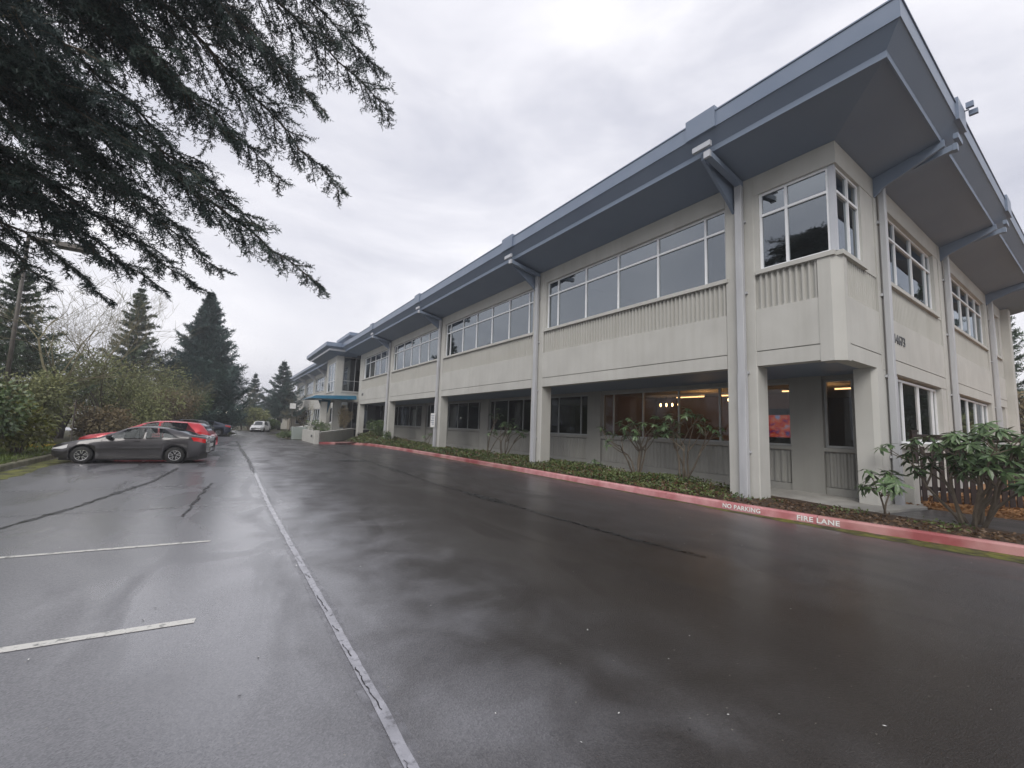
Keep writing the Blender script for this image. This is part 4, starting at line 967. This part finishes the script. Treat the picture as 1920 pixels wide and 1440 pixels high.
# ---- rhododendrons: stems carrying whorls of drooping leaves
lv = MB()   # one leaf, 1 unit long along +X, gently folded and drooping
Lp = [(0,0,0),(.28,.13,.035),(.62,.15,.01),(1,0,-.09),(.62,-.15,.01),(.28,-.13,.035),(.3,0,0),(.65,0,-.025)]
lv.add(Lp,[(0,6,1),(1,6,7,2),(2,7,3),(0,5,6),(5,4,7,6),(4,3,7)])
leafme = lv.mesh('leaf'); leafme.materials.append(M['leaf'])
def rhodo(x, y, z0, H, spread, whorls, label, seed, ll=.15, objs=False, nstem=4, per=9, base_spread=.06, lean=(0,0), bare=.35, group='rhododendrons in the bed', name='rhododendron', dense=False):
    random.seed(seed); root = wempty(name,(x,y,z0),label,'shrub',group)
    wood = MB(); ends=[]
    def grow(p,d,L,r,k):
        pts=[p]; n=3
        for i in range(n): d=(d+Vector((random.gauss(0,.16),random.gauss(0,.16),random.gauss(.05,.1)))).normalized(); pts.append(pts[-1]+d*L/n)
        wood.tube(pts,[r*(1-.35*i/n) for i in range(n+1)],5 if k>0 else 4,cap=False)
        if k==0: ends.append((pts[-1],d)); return
        if k==1 and dense: ends.append((pts[-1],d)); ends.append((pts[-2],d))
        for i in range(random.choice((2,2,3))):
            nd_=(d+Vector((random.gauss(0,.6),random.gauss(0,.6),random.gauss(.05,.25)))).normalized(); grow(pts[-1],nd_,L*random.uniform(.5,.85),r*.62,k-1)
    for i in range(nstem):
        a=2*math.pi*i/nstem+random.random(); d=Vector((math.cos(a)*spread+lean[0],math.sin(a)*spread+lean[1],1)).normalized()
        grow(Vector((x+math.cos(a)*base_spread,y+math.sin(a)*base_spread,z0-.05)),d,H*bare,.011+.010*H,2)
    random.shuffle(ends); ends=ends[:whorls]
    wood.build('stems','twig',root)
    V=np.array(Lp); acc=[]; N=0; VV=[]; FF=[]; Fq=[(0,6,1,1),(1,6,7,2),(2,7,3,3),(0,5,6,6),(5,4,7,6),(4,3,7,7)]
    cnt=0
    for (p,d) in ends:
        tw=random.random()*6.28; ax=(d+Vector((0,0,.6))).normalized(); u=ax.orthogonal().normalized(); v=ax.cross(u)
        for j in range(per):
            a=tw+2*math.pi*j/per+random.gauss(0,.15); el=random.uniform(-.75,.35)
            dr=(u*math.cos(a)+v*math.sin(a))*math.cos(el)+ax*math.sin(el); dr=(dr+Vector((0,0,-.22))).normalized()
            L=ll*random.uniform(.7,1.2); Mx=frameM(p+ax*random.uniform(-.03,.02),dr,ax.cross(dr)) if True else None
            if objs and cnt<300:
                o=bpy.data.objects.new('leaf',leafme); col.objects.link(o); o.parent=root
                o.matrix_local=Matrix.Translation(-Vector((x,y,z0)))@Mx@Matrix.Scale(L,4); cnt+=1
            else:
                m3=np.array(Mx.to_3x3()); w=(V*L)@m3.T+np.array(Mx.translation); VV.append(w); FF.append((N,)); N+=1
    if VV:
        b=MB()
        for w in VV: b.add([tuple(r) for r in w],[(0,6,1),(1,6,7,2),(2,7,3),(0,5,6),(5,4,7,6),(4,3,7)])
        f=b.build('foliage','leaf',root)
        if objs: f['kind']='stuff'
    return root
rhodo(10.75,2.82,.12,1.1,.34,12,'small leafy rhododendron with two bare stems before the corner column',201,ll=.24,objs=True,nstem=2,per=8,bare=.42)
rhodo(11.3,1.7,.10,2.2,.60,150,'large rhododendron before the wooden fence',203,ll=.21,objs=True,nstem=11,per=10,bare=.40,base_spread=.14,dense=True)
rhodo(12.1,.75,.10,2.0,.5,70,'rhododendron at the right edge before the fence',204,ll=.21,objs=False,nstem=8,per=10,bare=.42,base_spread=.12)
rhodo(11.25,9.2,.13,2.25,.40,64,'open rhododendron left of centre before the lit room',205,ll=.19,nstem=6,per=9,bare=.40)
rhodo(11.35,7.5,.13,2.35,.36,52,'open rhododendron before the right panes of the lit room',206,ll=.19,nstem=5,per=9,bare=.42)
rhodo(11.3,11.2,.13,.6,.3,6,'tiny rhododendron left of the open ones',207,ll=.13,nstem=2,per=7)
rhodo(11.35,17.3,.13,1.9,.36,40,'rhododendron beside the second downspout',208,ll=.20,nstem=5,per=8,bare=.42)
rhodo(11.3,18.7,.13,2.3,.25,26,'tall thin rhododendron in the second bay',209,ll=.18,nstem=2,per=8,bare=.5)
rhodo(11.2,26.3,.13,1.2,.3,8,'thin rhododendron in the third bay',210,ll=.16,nstem=2,per=7,bare=.5)
rhodo(9.6,4.95,.13,.28,.3,4,'tiny reddish sprout at the foot of the front downspout',211,ll=.07,nstem=3,per=5)

# ---- ground cover (uncountable) and grass
r = np.random.default_rng(77); N = 46000
ys_ = np.concatenate([r.uniform(5.2,16,26000), r.uniform(16,40,20000)])
xs_ = np.array([r.uniform(kx_at(y)+.17 if y<29 else max(6.2+.52*(y-30),7.6), 11.5) for y in ys_])
pn = .5+.5*np.sin(1.3*xs_+.9*ys_+np.sin(.7*ys_)*2)
keep = (r.uniform(size=N) < np.clip(.25+.8*(ys_-5)/5,0,1)*(.5+.5*pn)); xs_,ys_,pn = xs_[keep],ys_[keep],pn[keep]
zs_ = np.array([bed_z(x,y) for x,y in zip(xs_,ys_)])+r.uniform(.0,1,len(xs_))*(.05+.13*pn)
P = np.stack([xs_,ys_,zs_],1); Dv = unit(r.normal(size=P.shape)*np.array([1,1,.5])+np.array([0,0,.25]))
sel = r.uniform(size=len(P)) < (.12+.26*(1-pn))
sz = np.where(ys_ > 16, 1.35, 1.0)
for m,k,nm in (('cover',~sel,'ground_cover'),('coverb',sel,'bronze_ground_cover')):
    V,F = leaf_arrays(P[k],Dv[k],.075*sz[k]*r.uniform(.7,1.3,k.sum()),.024*sz[k]); o = npmesh(nm,V,F,m)
    tag(o,'low green ground cover filling the planting bed' if nm=='ground_cover' else 'bronze leaves mixed into the ground cover','ground cover',kind='stuff')
# sparse sprigs near the corner
N=900; xs_=r.uniform(9.5,10.7,N); ys_=r.uniform(1.5,5.2,N); k=(np.sin(xs_*5)+np.sin(ys_*4.2)+r.uniform(-1,1,N))>.9; xs_,ys_=xs_[k],ys_[k]
xs_=np.maximum(xs_, np.array([kx_at(y) for y in ys_])+.2)
P=np.stack([xs_,ys_,.13+r.uniform(0,.07,len(xs_))],1); V,F=leaf_arrays(P,unit(r.normal(size=P.shape)+np.array([0,0,.4])),.06,.02)
tag(npmesh('sparse_sprigs',V,F,'cover'),'sparse green sprigs in the mulch near the corner','ground cover',kind='stuff')
# fallen leaves and chips in mulch
N=1500; ys_=r.uniform(-2,5.2,N); xs_=np.array([r.uniform(kx_at(y)+.17,10.6) for y in ys_]); P=np.stack([xs_,ys_,np.full(N,.145)+r.uniform(0,.02,N)],1)
V,F=leaf_arrays(P,unit(r.normal(size=P.shape)*np.array([1,1,.2])),.07*r.uniform(.5,1.3,N),.02); tag(npmesh('fallen_leaves',V,F,'coverb'),'brown fallen leaves on the mulch','leaves',kind='stuff')
N=5000; xs_=r.uniform(12.95,17,N); ys_=r.uniform(-1,3.1,N); P=np.stack([xs_,ys_,np.full(N,.13)+r.uniform(0,.03,N)],1)
V,F=leaf_arrays(P,unit(r.normal(size=P.shape)*np.array([1,1,.3])),.08*r.uniform(.5,1.3,N),.022); tag(npmesh('bark_chips',V,F,'barkchip'),'loose bark chips by the fence','bark chips',kind='stuff')
N=170; xs_=np.concatenate([r.uniform(-3,3,110),r.uniform(3,8.6,60)]); ys_=r.uniform(.8,9,N); P=np.stack([xs_,ys_,np.full(N,.004)],1)
for nm_,m_,k_ in (('pale_grit','white',r.uniform(size=N)<.4),('dark_grit','hair',None)):
    k_ = k_ if k_ is not None else r.uniform(size=N)<.6
    V,F=leaf_arrays(P[k_],unit(r.normal(size=P[k_].shape)*np.array([1,1,.05])+np.array([0,0,.12])),.018*r.uniform(.5,1.5,k_.sum()),.005,np.tile([0,0,1.],(k_.sum(),1))); tag(npmesh(nm_,V,F,m_),'tiny '+('pale' if m_=='white' else 'dark')+' grit scattered on the wet asphalt','grit',kind='stuff')
# grass on the left verge and on the island by the far cars
N=30000; xs_=r.uniform(-8.5,-4.86,N); ys_=r.uniform(11,27,N); k=r.uniform(size=N)<(.35+.65*(np.sin(xs_*2.3+ys_*.8)>-.2)); xs_,ys_=xs_[k],ys_[k]
P=np.stack([xs_,ys_,np.full(len(xs_),.12)],1); V,F=leaf_arrays(P,unit(r.normal(size=P.shape)*.55+np.array([0,0,.8])),.16*r.uniform(.5,1.3,len(P)),.010)
tag(npmesh('verge_grass',V,F,'grass'),'ragged grass on the left verge','grass',kind='stuff')
g=MB(); g.prism([(-4.7,44.6),(-.9,45.1),(.2,45.9),(.95,50.2),(.6,51.9),(-4.7,51.9)],-.02,.12); tag(g.build('grass_island','soil'),'kerbed island at the end of the stalls','island',kind='structure')
N=7000; xs_=r.uniform(-4.5,.5,N); ys_=r.uniform(45.4,51.5,N); P=np.stack([xs_,ys_,np.full(N,.12)],1); V,F=leaf_arrays(P,unit(r.normal(size=P.shape)*.5+np.array([0,0,.8])),.2,.02)
tag(npmesh('island_grass',V,F,'grass'),'grass on the island at the end of the stalls','grass',kind='stuff')

# ================================================================== FENCE
fe = wempty('picket_fence',(13.9,2.9,.1),'dark brown wooden picket fence with a top rail at the right','fence')
F0, F1 = Vector((13.75,3.02,0)), Vector((16.6,-.6,0)); fd=(F1-F0); FL=fd.length; fd.normalize(); fn=Vector((-fd.y,fd.x,0))
def fbox(name,s0,s1,o0,o1,z0,z1,m='fence'):
    b=MB(); c=[F0+fd*s0+fn*o0,F0+fd*s1+fn*o0,F0+fd*s1+fn*o1,F0+fd*s0+fn*o1]
    b.loft([(v.x,v.y,z0) for v in c],[(v.x,v.y,z1) for v in c]); return b.build(name,m,fe)
s=.02; i=0
random.seed(9)
while s < FL:
    w=.095+random.uniform(-.006,.006); gap=.045+random.uniform(-.012,.018)
    if i==1: gap=.11
    fbox('picket',s,s+w,-.012,.012,.16+random.uniform(-.01,.02),1.46+random.uniform(-.012,.012)); s+=w+gap; i+=1
fbox('rail',0,FL,.014,.055,.42,.51); fbox('rail',0,FL,.014,.055,1.22,1.31)
fbox('top_rail',0,FL,-.06,.06,1.62,1.74)
for p_ in (.06,2.35,4.5): fbox('post',p_,p_+.10,.057,.157,.05,1.80); fbox('post_cap',p_-.02,p_+.12,.037,.177,1.801,1.84)
# small concrete stub beside the fence
q=MB(); q.box(13.12,13.5,2.86,3.1,.05,1.05,.02); tag(q.build('concrete_stub','wall',origin=(13.3,2.98,.05)),'short beige concrete stub between corner column and fence','stub wall')

# ================================================================== STREET FURNITURE
lp = wempty('lot_lamp',(-7.75,26.6,.1),'tall brown parking lot lamp pole at the left edge','lamp')
q=MB(); q.tube([(-7.75,26.6,0),(-7.75,26.6,9.2)],[.085,.06],10); q.build('pole','pole',lp,smooth=True)
q=MB(); q.box(-7.95,-7.55,26.4,26.8,0,.35,.03); q.build('footing','conc',lp)
q=MB(); q.box(-7.7,-5.9,26.5,26.7,9.05,9.2); q.build('arm','pole',lp)
q=MB(); q.loft([(-6.9,26.3,8.95),(-5.5,26.3,8.95),(-5.5,26.9,8.95),(-6.9,26.9,8.95)],[(-6.8,26.38,9.15),(-5.6,26.38,9.15),(-5.6,26.82,9.15),(-6.8,26.82,9.15)]); q.build('lamp_head','pole',lp)
yk=MB(); yk.loft([(-7.2,24.0,.1),(-5.6,24.9,.1),(-5.6,25.05,.1),(-7.2,24.15,.1)],[(-7.2,24.0,.27),(-5.6,24.9,.27),(-5.6,25.05,.27),(-7.2,24.15,.27)]); tag(yk.build('yellow_kerb','yellow',origin=(-6.4,24.5,.1)),'yellow painted kerb glimpsed under the left shrubs','kerb')
mk=MB(); mk.tube([(-4.95,23.6,.1),(-4.95,23.6,2.1)],.03,6); tag(mk.build('marker_post','pole',origin=(-4.95,23.6,.1)),'thin dark marker post behind the red hood','post')
gl = wempty('globe_lamp',(.2,48.5,.12),'lamp post with three lit white globes beyond the dark car','lamp')
q=MB(); q.tube([(.2,48.5,.1),(.2,48.5,2.3)],.04,6); q.tube([(-.75,48.5,1.9),(.2,48.5,2.1),(.75,48.5,2.3)],.025,5); q.build('post','pole',gl)
for dx,z in ((-.75,1.98),(-.15,2.12),(.75,2.45)):
    q=MB(); q.tube([(.2+dx,48.5,z-.14),(.2+dx,48.5,z-.08),(.2+dx,48.5,z),(.2+dx,48.5,z+.08),(.2+dx,48.5,z+.14)],[.02,.12,.16,.12,.02],8); q.build('globe','globe',gl,smooth=True)
ssn = wempty('street_sign',(7.25,62,0),'small white sign on a post before the far conifer','sign')
q=MB(); q.tube([(7.25,62,0),(7.25,62,3.6)],.04,6); q.build('post','pole',ssn)
q=MB(); q.box(6.9,7.6,61.93,61.96,3.0,3.7); q.build('plate','white',ssn)
ub=MB(); ub.box(4.55,5.6,38.0,39.0,0,1.0,.04); tag(ub.build('utility_box','utilbox',origin=(5.05,38.5,0)),'pale green utility box beside the entrance wall','utility box')
# houses across the street
def house(x,y,w,d,h,rh,wm,label,ax='x',win=2):
    o=wempty('house',(x,y,0),label,'house','houses across the street')
    b=MB()
    b.add([(x-w/2,y-d/2,0),(x+w/2,y-d/2,0),(x+w/2,y+d/2,0),(x-w/2,y+d/2,0),(x-w/2,y-d/2,h),(x+w/2,y-d/2,h),(x+w/2,y+d/2,h),(x-w/2,y+d/2,h),(x,y-d/2,h+rh),(x,y+d/2,h+rh)],
      [(0,1,5,8,4),(2,3,7,9,6),(1,2,6,5),(3,0,4,7)]); b.build('wall',wm,o)
    e=.35
    b=MB(); b.loft([(x-w/2-e,y-d/2-e,h-rh*e/(w/2)),(x,y-d/2-e,h+rh+.03),(x,y-d/2-e,h+rh+.2),(x-w/2-e,y-d/2-e,h-rh*e/(w/2)+.17)],[(x-w/2-e,y+d/2+e,h-rh*e/(w/2)),(x,y+d/2+e,h+rh+.03),(x,y+d/2+e,h+rh+.2),(x-w/2-e,y+d/2+e,h-rh*e/(w/2)+.17)])
    b.loft([(x+.001,y-d/2-e,h+rh+.03),(x+w/2+e,y-d/2-e,h-rh*e/(w/2)),(x+w/2+e,y-d/2-e,h-rh*e/(w/2)+.17),(x+.001,y-d/2-e,h+rh+.2)],[(x+.001,y+d/2+e,h+rh+.03),(x+w/2+e,y+d/2+e,h-rh*e/(w/2)),(x+w/2+e,y+d/2+e,h-rh*e/(w/2)+.17),(x+.001,y+d/2+e,h+rh+.2)])
    b.build('roof','roofsh',o)
    for i in range(win):
        u=x-w/2+w*(i+.5)/win; b=MB(); b.box(u-.5,u+.5,y-d/2-.03,y-d/2-.005,.9,1.9); f=b.build('window','white',o)
        b=MB(); b.box(u-.42,u+.42,y-d/2-.045,y-d/2-.035,.98,1.82); b.build('pane','glass',f)
    return o
house(6.1,80,4.6,6,1.6,1.3,'housew','white gabled house left of the far trunk')
house(12.2,78,7.5,7,2.3,1.6,'houset','tan gabled house right of the far trunk',win=3)
# ================================================================== CARS
def interp(x, T):
    if x <= T[0][0]: return T[0][1]
    for (x0,y0),(x1,y1) in zip(T,T[1:]):
        if x <= x1:
            t=(x-x0)/(x1-x0); t=t*t*(3-2*t)*.35+t*.65; return y0+(y1-y0)*t
    return T[-1][1]
def car(name, spec, paint, label, loc, rz, sc=(1,1,1), group='parked cars'):
    root=empty(name,loc,label,'car',group,rz=rz); root.scale=sc
    Lc,W=spec['L'],spec['W']; top,belt,wid,bot=spec['top'],spec['belt'],spec['wid'],spec['bot']; wx=spec['wheels']; wr=spec['wr']; ar=wr+.055
    gx=spec['glass']   # (front bottom, front top, b-pillar, rear bottom, rear top)
    def sect(x):
        w=W/2*interp(x,wid); zt=interp(x,top); zb=min(interp(x,belt), zt-.035); z0=interp(x,bot)
        for c in wx:
            d=abs(x-c)
            if d<ar: z0=max(z0, wr+math.sqrt(ar*ar-d*d))
        gh=max(0,zt-zb); k=min(1,gh/.45); wt=w*(.93-.24*k)
        zm=max(z0+.02,.50); zs=max(zm+.03,zb-.14)
        zs=min(zs,zb-.005); zm=min(zm,zs-.01); z1=min(z0+.08,zm-.005); z0=min(z0,z1-.005)
        rl=.05*k+.012
        return [(w*.93,z0),(w*.975,z1),(w*1.0,zm),(w*.985,zs),(w*.945,zb),((w*.945+wt)/2+.01*k,(zb+zt-rl)/2+.0),(wt,zt-rl),(wt*.88,zt-rl*.35),(wt*.5,zt-.004),(0,zt)]
    xs=sorted(set([round(v,4) for v in np.linspace(0,Lc,64)]+[round(c+ar*math.cos(t),4) for c in wx for t in np.linspace(0,math.pi,13)]))
    S=[sect(x) for x in xs]; n=len(S[0]); V=[]; F=[]
    for sgn in (1,-1):
        o=len(V)
        for x,s in zip(xs,S):
            for (y,z) in s: V.append((x-Lc/2,y*sgn,z))
        for i in range(len(xs)-1):
            for j in range(n-1):
                xm=(xs[i]+xs[i+1])/2
                if j in (4,5) and (gx[1]+.02<xm<gx[2]-.06 or gx[2]+.05<xm<gx[4]-.02): continue
                f=(o+i*n+j,o+(i+1)*n+j,o+(i+1)*n+j+1,o+i*n+j+1); F.append(f if sgn>0 else f[::-1])
    # ends
    m=len(xs)*n
    for i,rev in ((0,False),(len(xs)-1,True)):
        loop=[i*n+j for j in range(n)]+[m+i*n+j for j in range(n-2,-1,-1)]; F.append(tuple(loop if rev else loop[::-1]))
    b=MB(); b.add(V,F); body=b.build('body',paint,root,smooth=True)
    def surf(x,t,off=.006):
        s=sect(x); j=min(int(t),n-2); f=t-j; y=s[j][0]*(1-f)+s[j+1][0]*f; z=s[j][1]*(1-f)+s[j+1][1]*f
        return y,z
    def patch(name,m,x0f,x1f,t0,t1,nx=10,ntt=5,off=.007,sides=(1,-1),parent=root):
        for sg in sides:
            VV=[]
            for i in range(nx+1):
                for j in range(ntt+1):
                    t=t0+(t1-t0)*j/ntt; x=x0f(t)+(x1f(t)-x0f(t))*i/nx; y,z=surf(x,t)
                    VV.append((x-Lc/2,(y+off)*sg,z+off*.4))
            FF=[(i*(ntt+1)+j,(i+1)*(ntt+1)+j,(i+1)*(ntt+1)+j+1,i*(ntt+1)+j+1) for i in range(nx) for j in range(ntt)]
            if sg>0: FF=[f[::-1] for f in FF]
            q=MB(); q.add(VV,FF); q.build(name,m,parent,smooth=True)
    lerp=lambda a0,a1,t0,t1: (lambda t: a0+(a1-a0)*(t-t0)/(t1-t0))
    patch('side_window','cglass',lerp(gx[0],gx[1],4,6),lerp(gx[2]-.03,gx[2]-.05,4,6),4.12,5.86)
    patch('side_window','cglass',lerp(gx[2]+.03,gx[2]+.01,4,6),lerp(gx[3],gx[4],4,6),4.12,5.86)
    # windscreens as full-width patches
    def wide(name,x0,x1,m='cglass',w0=.9,w1=.86):
        VV=[];nx=8;ny=8
        for i in range(nx+1):
            x=x0+(x1-x0)*i/nx; s=sect(x); yr,zr=s[6]; zc=s[9][1]
            for j in range(ny+1):
                u=-1+2*j/ny; VV.append((x-Lc/2,u*yr*(w0+(w1-w0)*i/nx),zc-(zc-zr)*abs(u)**2.5*.6+.012))
        FF=[(i*(ny+1)+j,(i+1)*(ny+1)+j,(i+1)*(ny+1)+j+1,i*(ny+1)+j+1) for i in range(nx) for j in range(ny)]
        q=MB(); q.add(VV,FF); q.build(name,m,root,smooth=True)
    wide('windscreen',*spec['ws']); wide('rear_window',*spec['rw'])
    for x in spec['seams']:
        patch('door_seam','blackpl',lambda t,x=x:x,lambda t,x=x:x+.012,1.0,4.0,nx=1,ntt=8,off=.003)
    patch('side_moulding',spec.get('mould',paint),lambda t:wx[0]+ar+.06,lambda t:wx[1]-ar-.06,.15,1.0,nx=8,ntt=2,off=.012)
    for x in spec['handles']:
        for sg in (1,-1):
            y,z=surf(x,3.35); q=MB(); q.box(x-Lc/2-.09,x-Lc/2+.09,sg*(y-.01),sg*(y+.03),z-.015,z+.015); q.build('door_handle',paint,root)
    # lights
    hl=spec['hl']; patch('headlight','clear_lens',lambda t:hl[0],lambda t:hl[1],hl[2],hl[3],nx=5,ntt=3,off=.008)
    tl=spec['tl']; patch('tail_light','red_lens',lerp(tl[0],tl[0]-.10,tl[2],tl[3]),lambda t:tl[1],tl[2],tl[3],nx=6,ntt=3,off=.010)
    zt=interp(Lc,top); q=MB(); q.box(Lc/2-.005,Lc/2+.012,-.26,.26,zt-.34,zt-.20); q.build('number_plate','white',root)
    q=MB(); q.box(-Lc/2-.012,-Lc/2+.01,-.5,.5,.28,.46); q.build('grille','blackpl',root)
    # mirrors
    for sg in (1,-1):
        x=gx[0]+.22; y,z=surf(x,4.2); q=MB(); q.loft([(x-Lc/2-.09,sg*(y+.02),z),(x-Lc/2+.04,sg*(y+.02),z),(x-Lc/2+.05,sg*(y+.02),z+.13),(x-Lc/2-.06,sg*(y+.02),z+.13)],[(x-Lc/2-.05,sg*(y+.2),z+.015),(x-Lc/2+.04,sg*(y+.2),z+.015),(x-Lc/2+.05,sg*(y+.2),z+.12),(x-Lc/2-.04,sg*(y+.2),z+.12)]); q.build('mirror',spec.get('mirror',paint),root)
    # dark inside: floor pan, seats
    q=MB(); q.box(-Lc/2+.25,Lc/2-.25,-W/2+.20,W/2-.20,.115,.72); q.build('underbody','blackpl',root)
    for sx in spec['seats']:
        for sg in (1,-1): q=MB(); q.box(sx-Lc/2,sx-Lc/2+.16,sg*.12,sg*.58,.62,1.14,.03); q.box(sx-Lc/2+.02,sx-Lc/2+.12,sg*.24,sg*.46,1.14,1.30,.02); q.build('seat','blackpl',root)
    # wheels
    for c in wx:
        for sg in (1,-1):
            yy=sg*(W/2-.115); b=MB()
            prof=[(-.10,wr*.62),(-.105,wr*.90),(-.08,wr*.985),(0,wr),(.08,wr*.985),(.105,wr*.90),(.10,wr*.62)]
            K=24; VV=[(c-Lc/2+rr*math.cos(2*math.pi*k/K),yy+dy,wr+rr*math.sin(2*math.pi*k/K)) for k in range(K) for dy,rr in prof]; P_=len(prof)
            b.add(VV,[(k*P_+j,((k+1)%K)*P_+j,((k+1)%K)*P_+j+1,k*P_+j+1) for k in range(K) for j in range(P_-1)]); w_=b.build('wheel','tyre',root,smooth=True)
            b=MB(); yo=yy+sg*.095
            for k in range(5):
                a=2*math.pi*k/5+.3
                for da in (-.16,.16):
                    p0=(a+da*.7); p1=a+da*1.6; r0_,r1_=.05,wr*.60
                    c0=[(c-Lc/2+r0_*math.cos(p0-.25),yo,wr+r0_*math.sin(p0-.25)),(c-Lc/2+r1_*math.cos(p1-.075),yo,wr+r1_*math.sin(p1-.075)),(c-Lc/2+r1_*math.cos(p1+.075),yo,wr+r1_*math.sin(p1+.075)),(c-Lc/2+r0_*math.cos(p0+.25),yo,wr+r0_*math.sin(p0+.25))]
                    b.loft(c0,[(x,y-sg*.03,z) for x,y,z in c0])
            VV=[];K=24
            for k in range(K):
                t=2*math.pi*k/K
                for rr,dy in ((wr*.56,0),(wr*.64,.004),(wr*.64,-.05)): VV.append((c-Lc/2+rr*math.cos(t),yo+sg*dy,wr+rr*math.sin(t)))
            b.add(VV,[(k*3+j,((k+1)%K)*3+j,((k+1)%K)*3+j+1,k*3+j+1) for k in range(K) for j in range(2)])
            b.build('rim','rim',w_)
            b=MB(); b.tube([(c-Lc/2,yy-sg*.02,wr),(c-Lc/2,yy+sg*.05,wr)],[wr*.61,wr*.61],20); b.build('brake_disc','blackpl',w_)
            b=MB(); b.tube([(c-Lc/2,yy-sg*.16,wr),(c-Lc/2,yy-sg*.11,wr)],[ar,ar],24); b.build('arch_liner','blackpl',root)
    return root
SEDAN=dict(L=4.54,W=1.76,wr=.315,wheels=(.92,3.60),
 top=[(0,.60),(.08,.70),(.35,.78),(.9,.90),(1.25,.97),(1.6,1.14),(2.05,1.36),(2.35,1.425),(2.8,1.43),(3.2,1.39),(3.6,1.28),(4.0,1.135),(4.25,1.085),(4.46,1.06),(4.54,.98)],
 belt=[(0,.55),(.9,.84),(1.3,.90),(2.5,.945),(3.6,.985),(4.2,1.01),(4.54,.93)],
 wid=[(0,.66),(.1,.80),(.35,.93),(.8,.99),(1.4,1.0),(3.4,1.0),(4.0,.97),(4.35,.90),(4.54,.78)],
 bot=[(0,.30),(.2,.22),(.6,.18),(3.9,.20),(4.3,.30),(4.54,.42)],
 glass=(1.42,2.02,2.62,3.74,3.16),ws=(1.34,2.12),rw=(3.28,3.98),seams=(1.42,2.60,3.50),handles=(2.42,3.36),hl=(.06,.50,3.05,3.9),tl=(4.14,4.50,3.0,4.3),seats=(2.25,3.1),mirror='blackpl')
SUV=dict(L=4.55,W=1.84,wr=.36,wheels=(.93,3.63),
 top=[(0,.72),(.08,.86),(.4,.98),(1.0,1.08),(1.3,1.13),(1.7,1.36),(2.1,1.56),(2.5,1.655),(3.0,1.67),(3.6,1.64),(4.0,1.59),(4.15,1.50),(4.33,1.26),(4.46,1.08),(4.55,.95)],
 belt=[(0,.62),(.9,.94),(1.4,1.02),(2.6,1.06),(3.6,1.12),(4.2,1.17),(4.4,1.05),(4.55,.86)],
 wid=[(0,.66),(.1,.82),(.35,.94),(.8,.99),(1.4,1.0),(3.4,1.0),(4.1,.96),(4.4,.90),(4.55,.80)],
 bot=[(0,.36),(.2,.28),(.6,.24),(3.9,.26),(4.3,.36),(4.55,.50)],
 glass=(1.5,2.12,2.66,3.98,3.60),ws=(1.40,2.2),rw=(4.06,4.36),seams=(1.5,2.64,3.52),handles=(2.42,3.34),hl=(.06,.46,3.1,3.9),tl=(4.10,4.50,3.1,4.0),seats=(2.25,3.1),mould='blackpl')
def carloc(fx,fy,rx,ry,spec,s):
    """near side wheel feet front/rear -> centre and heading; car nose is local -X"""
    d=Vector((rx-fx,ry-fy,0)); d.normalize(); n=Vector((-d.y,d.x,0)); mid=Vector(((fx+rx)/2,(fy+ry)/2,0))
    off=((spec['wheels'][0]+spec['wheels'][1])/2-spec['L']/2)*s
    return mid+n*(spec['W']/2-.1)*s-d*off, math.atan2(d.y,d.x)
l,a=carloc(-3.62,18.62,-1.26,18.16,SEDAN,.885)
car('parked_car',SEDAN,'p_grey','grey four door sedan parked nose to the left kerb, nearest the camera',tuple(l),a,(.885,.885,.85))
car('parked_car',SUV,'p_red','red hatchback SUV parked behind the grey sedan',(-2.30,21.95,0),R(-9),(.90,.90,.83))
car('parked_car',SUV,'p_dark','charcoal SUV parked beyond the red one',(-2.55,34.9,0),R(-6),(.88,.9,.84))
car('parked_car',SEDAN,'p_blue','navy blue car by the island beyond the charcoal one',(-1.5,44.0,0),R(-4),(.9,.9,.9))
VAN=dict(SUV); VAN['top']=[(0,.80),(.08,1.0),(.5,1.12),(.9,1.2),(1.1,1.5),(1.5,1.95),(1.9,2.05),(4.3,2.05),(4.5,1.95),(4.55,1.2)]
VAN['belt']=[(0,.7),(.9,1.05),(4.3,1.15),(4.55,1.0)]; VAN['glass']=(1.2,1.7,2.3,2.9,2.8); VAN['ws']=(.95,1.55); VAN['rw']=(4.40,4.54); VAN['seats']=(2.0,); VAN['tl']=(4.35,4.52,3.0,4.0)
car('far_van',VAN,'p_white','white van on the street at the end of the lot',(3.6,58.5,0),R(70),(.75,.8,.62),group='cars far away')
car('far_car',SEDAN,'p_white','white car parked by the tan house',(10.6,68,0),R(10),(.95,.95,.8),group='cars far away')

# ================================================================== HAZE
hz = MB().box(-300,300,-120,330,-1.2,22).build('haze','dark'); tag(hz,'thin damp air over the whole lot','haze',kind='stuff')
hm = bpy.data.materials.new('damp_air'); hm.use_nodes = True; ht = hm.node_tree; ht.nodes.clear()
ho = ht.nodes.new('ShaderNodeOutputMaterial'); hv = ht.nodes.new('ShaderNodeVolumePrincipled'); hv.inputs['Density'].default_value = .002
hv.inputs['Color'].default_value = (.93,.95,1,1); hv.inputs['Anisotropy'].default_value = .2; ht.links.new(hv.outputs[0], ho.inputs['Volume'])
hz.data.materials.clear(); hz.data.materials.append(hm)
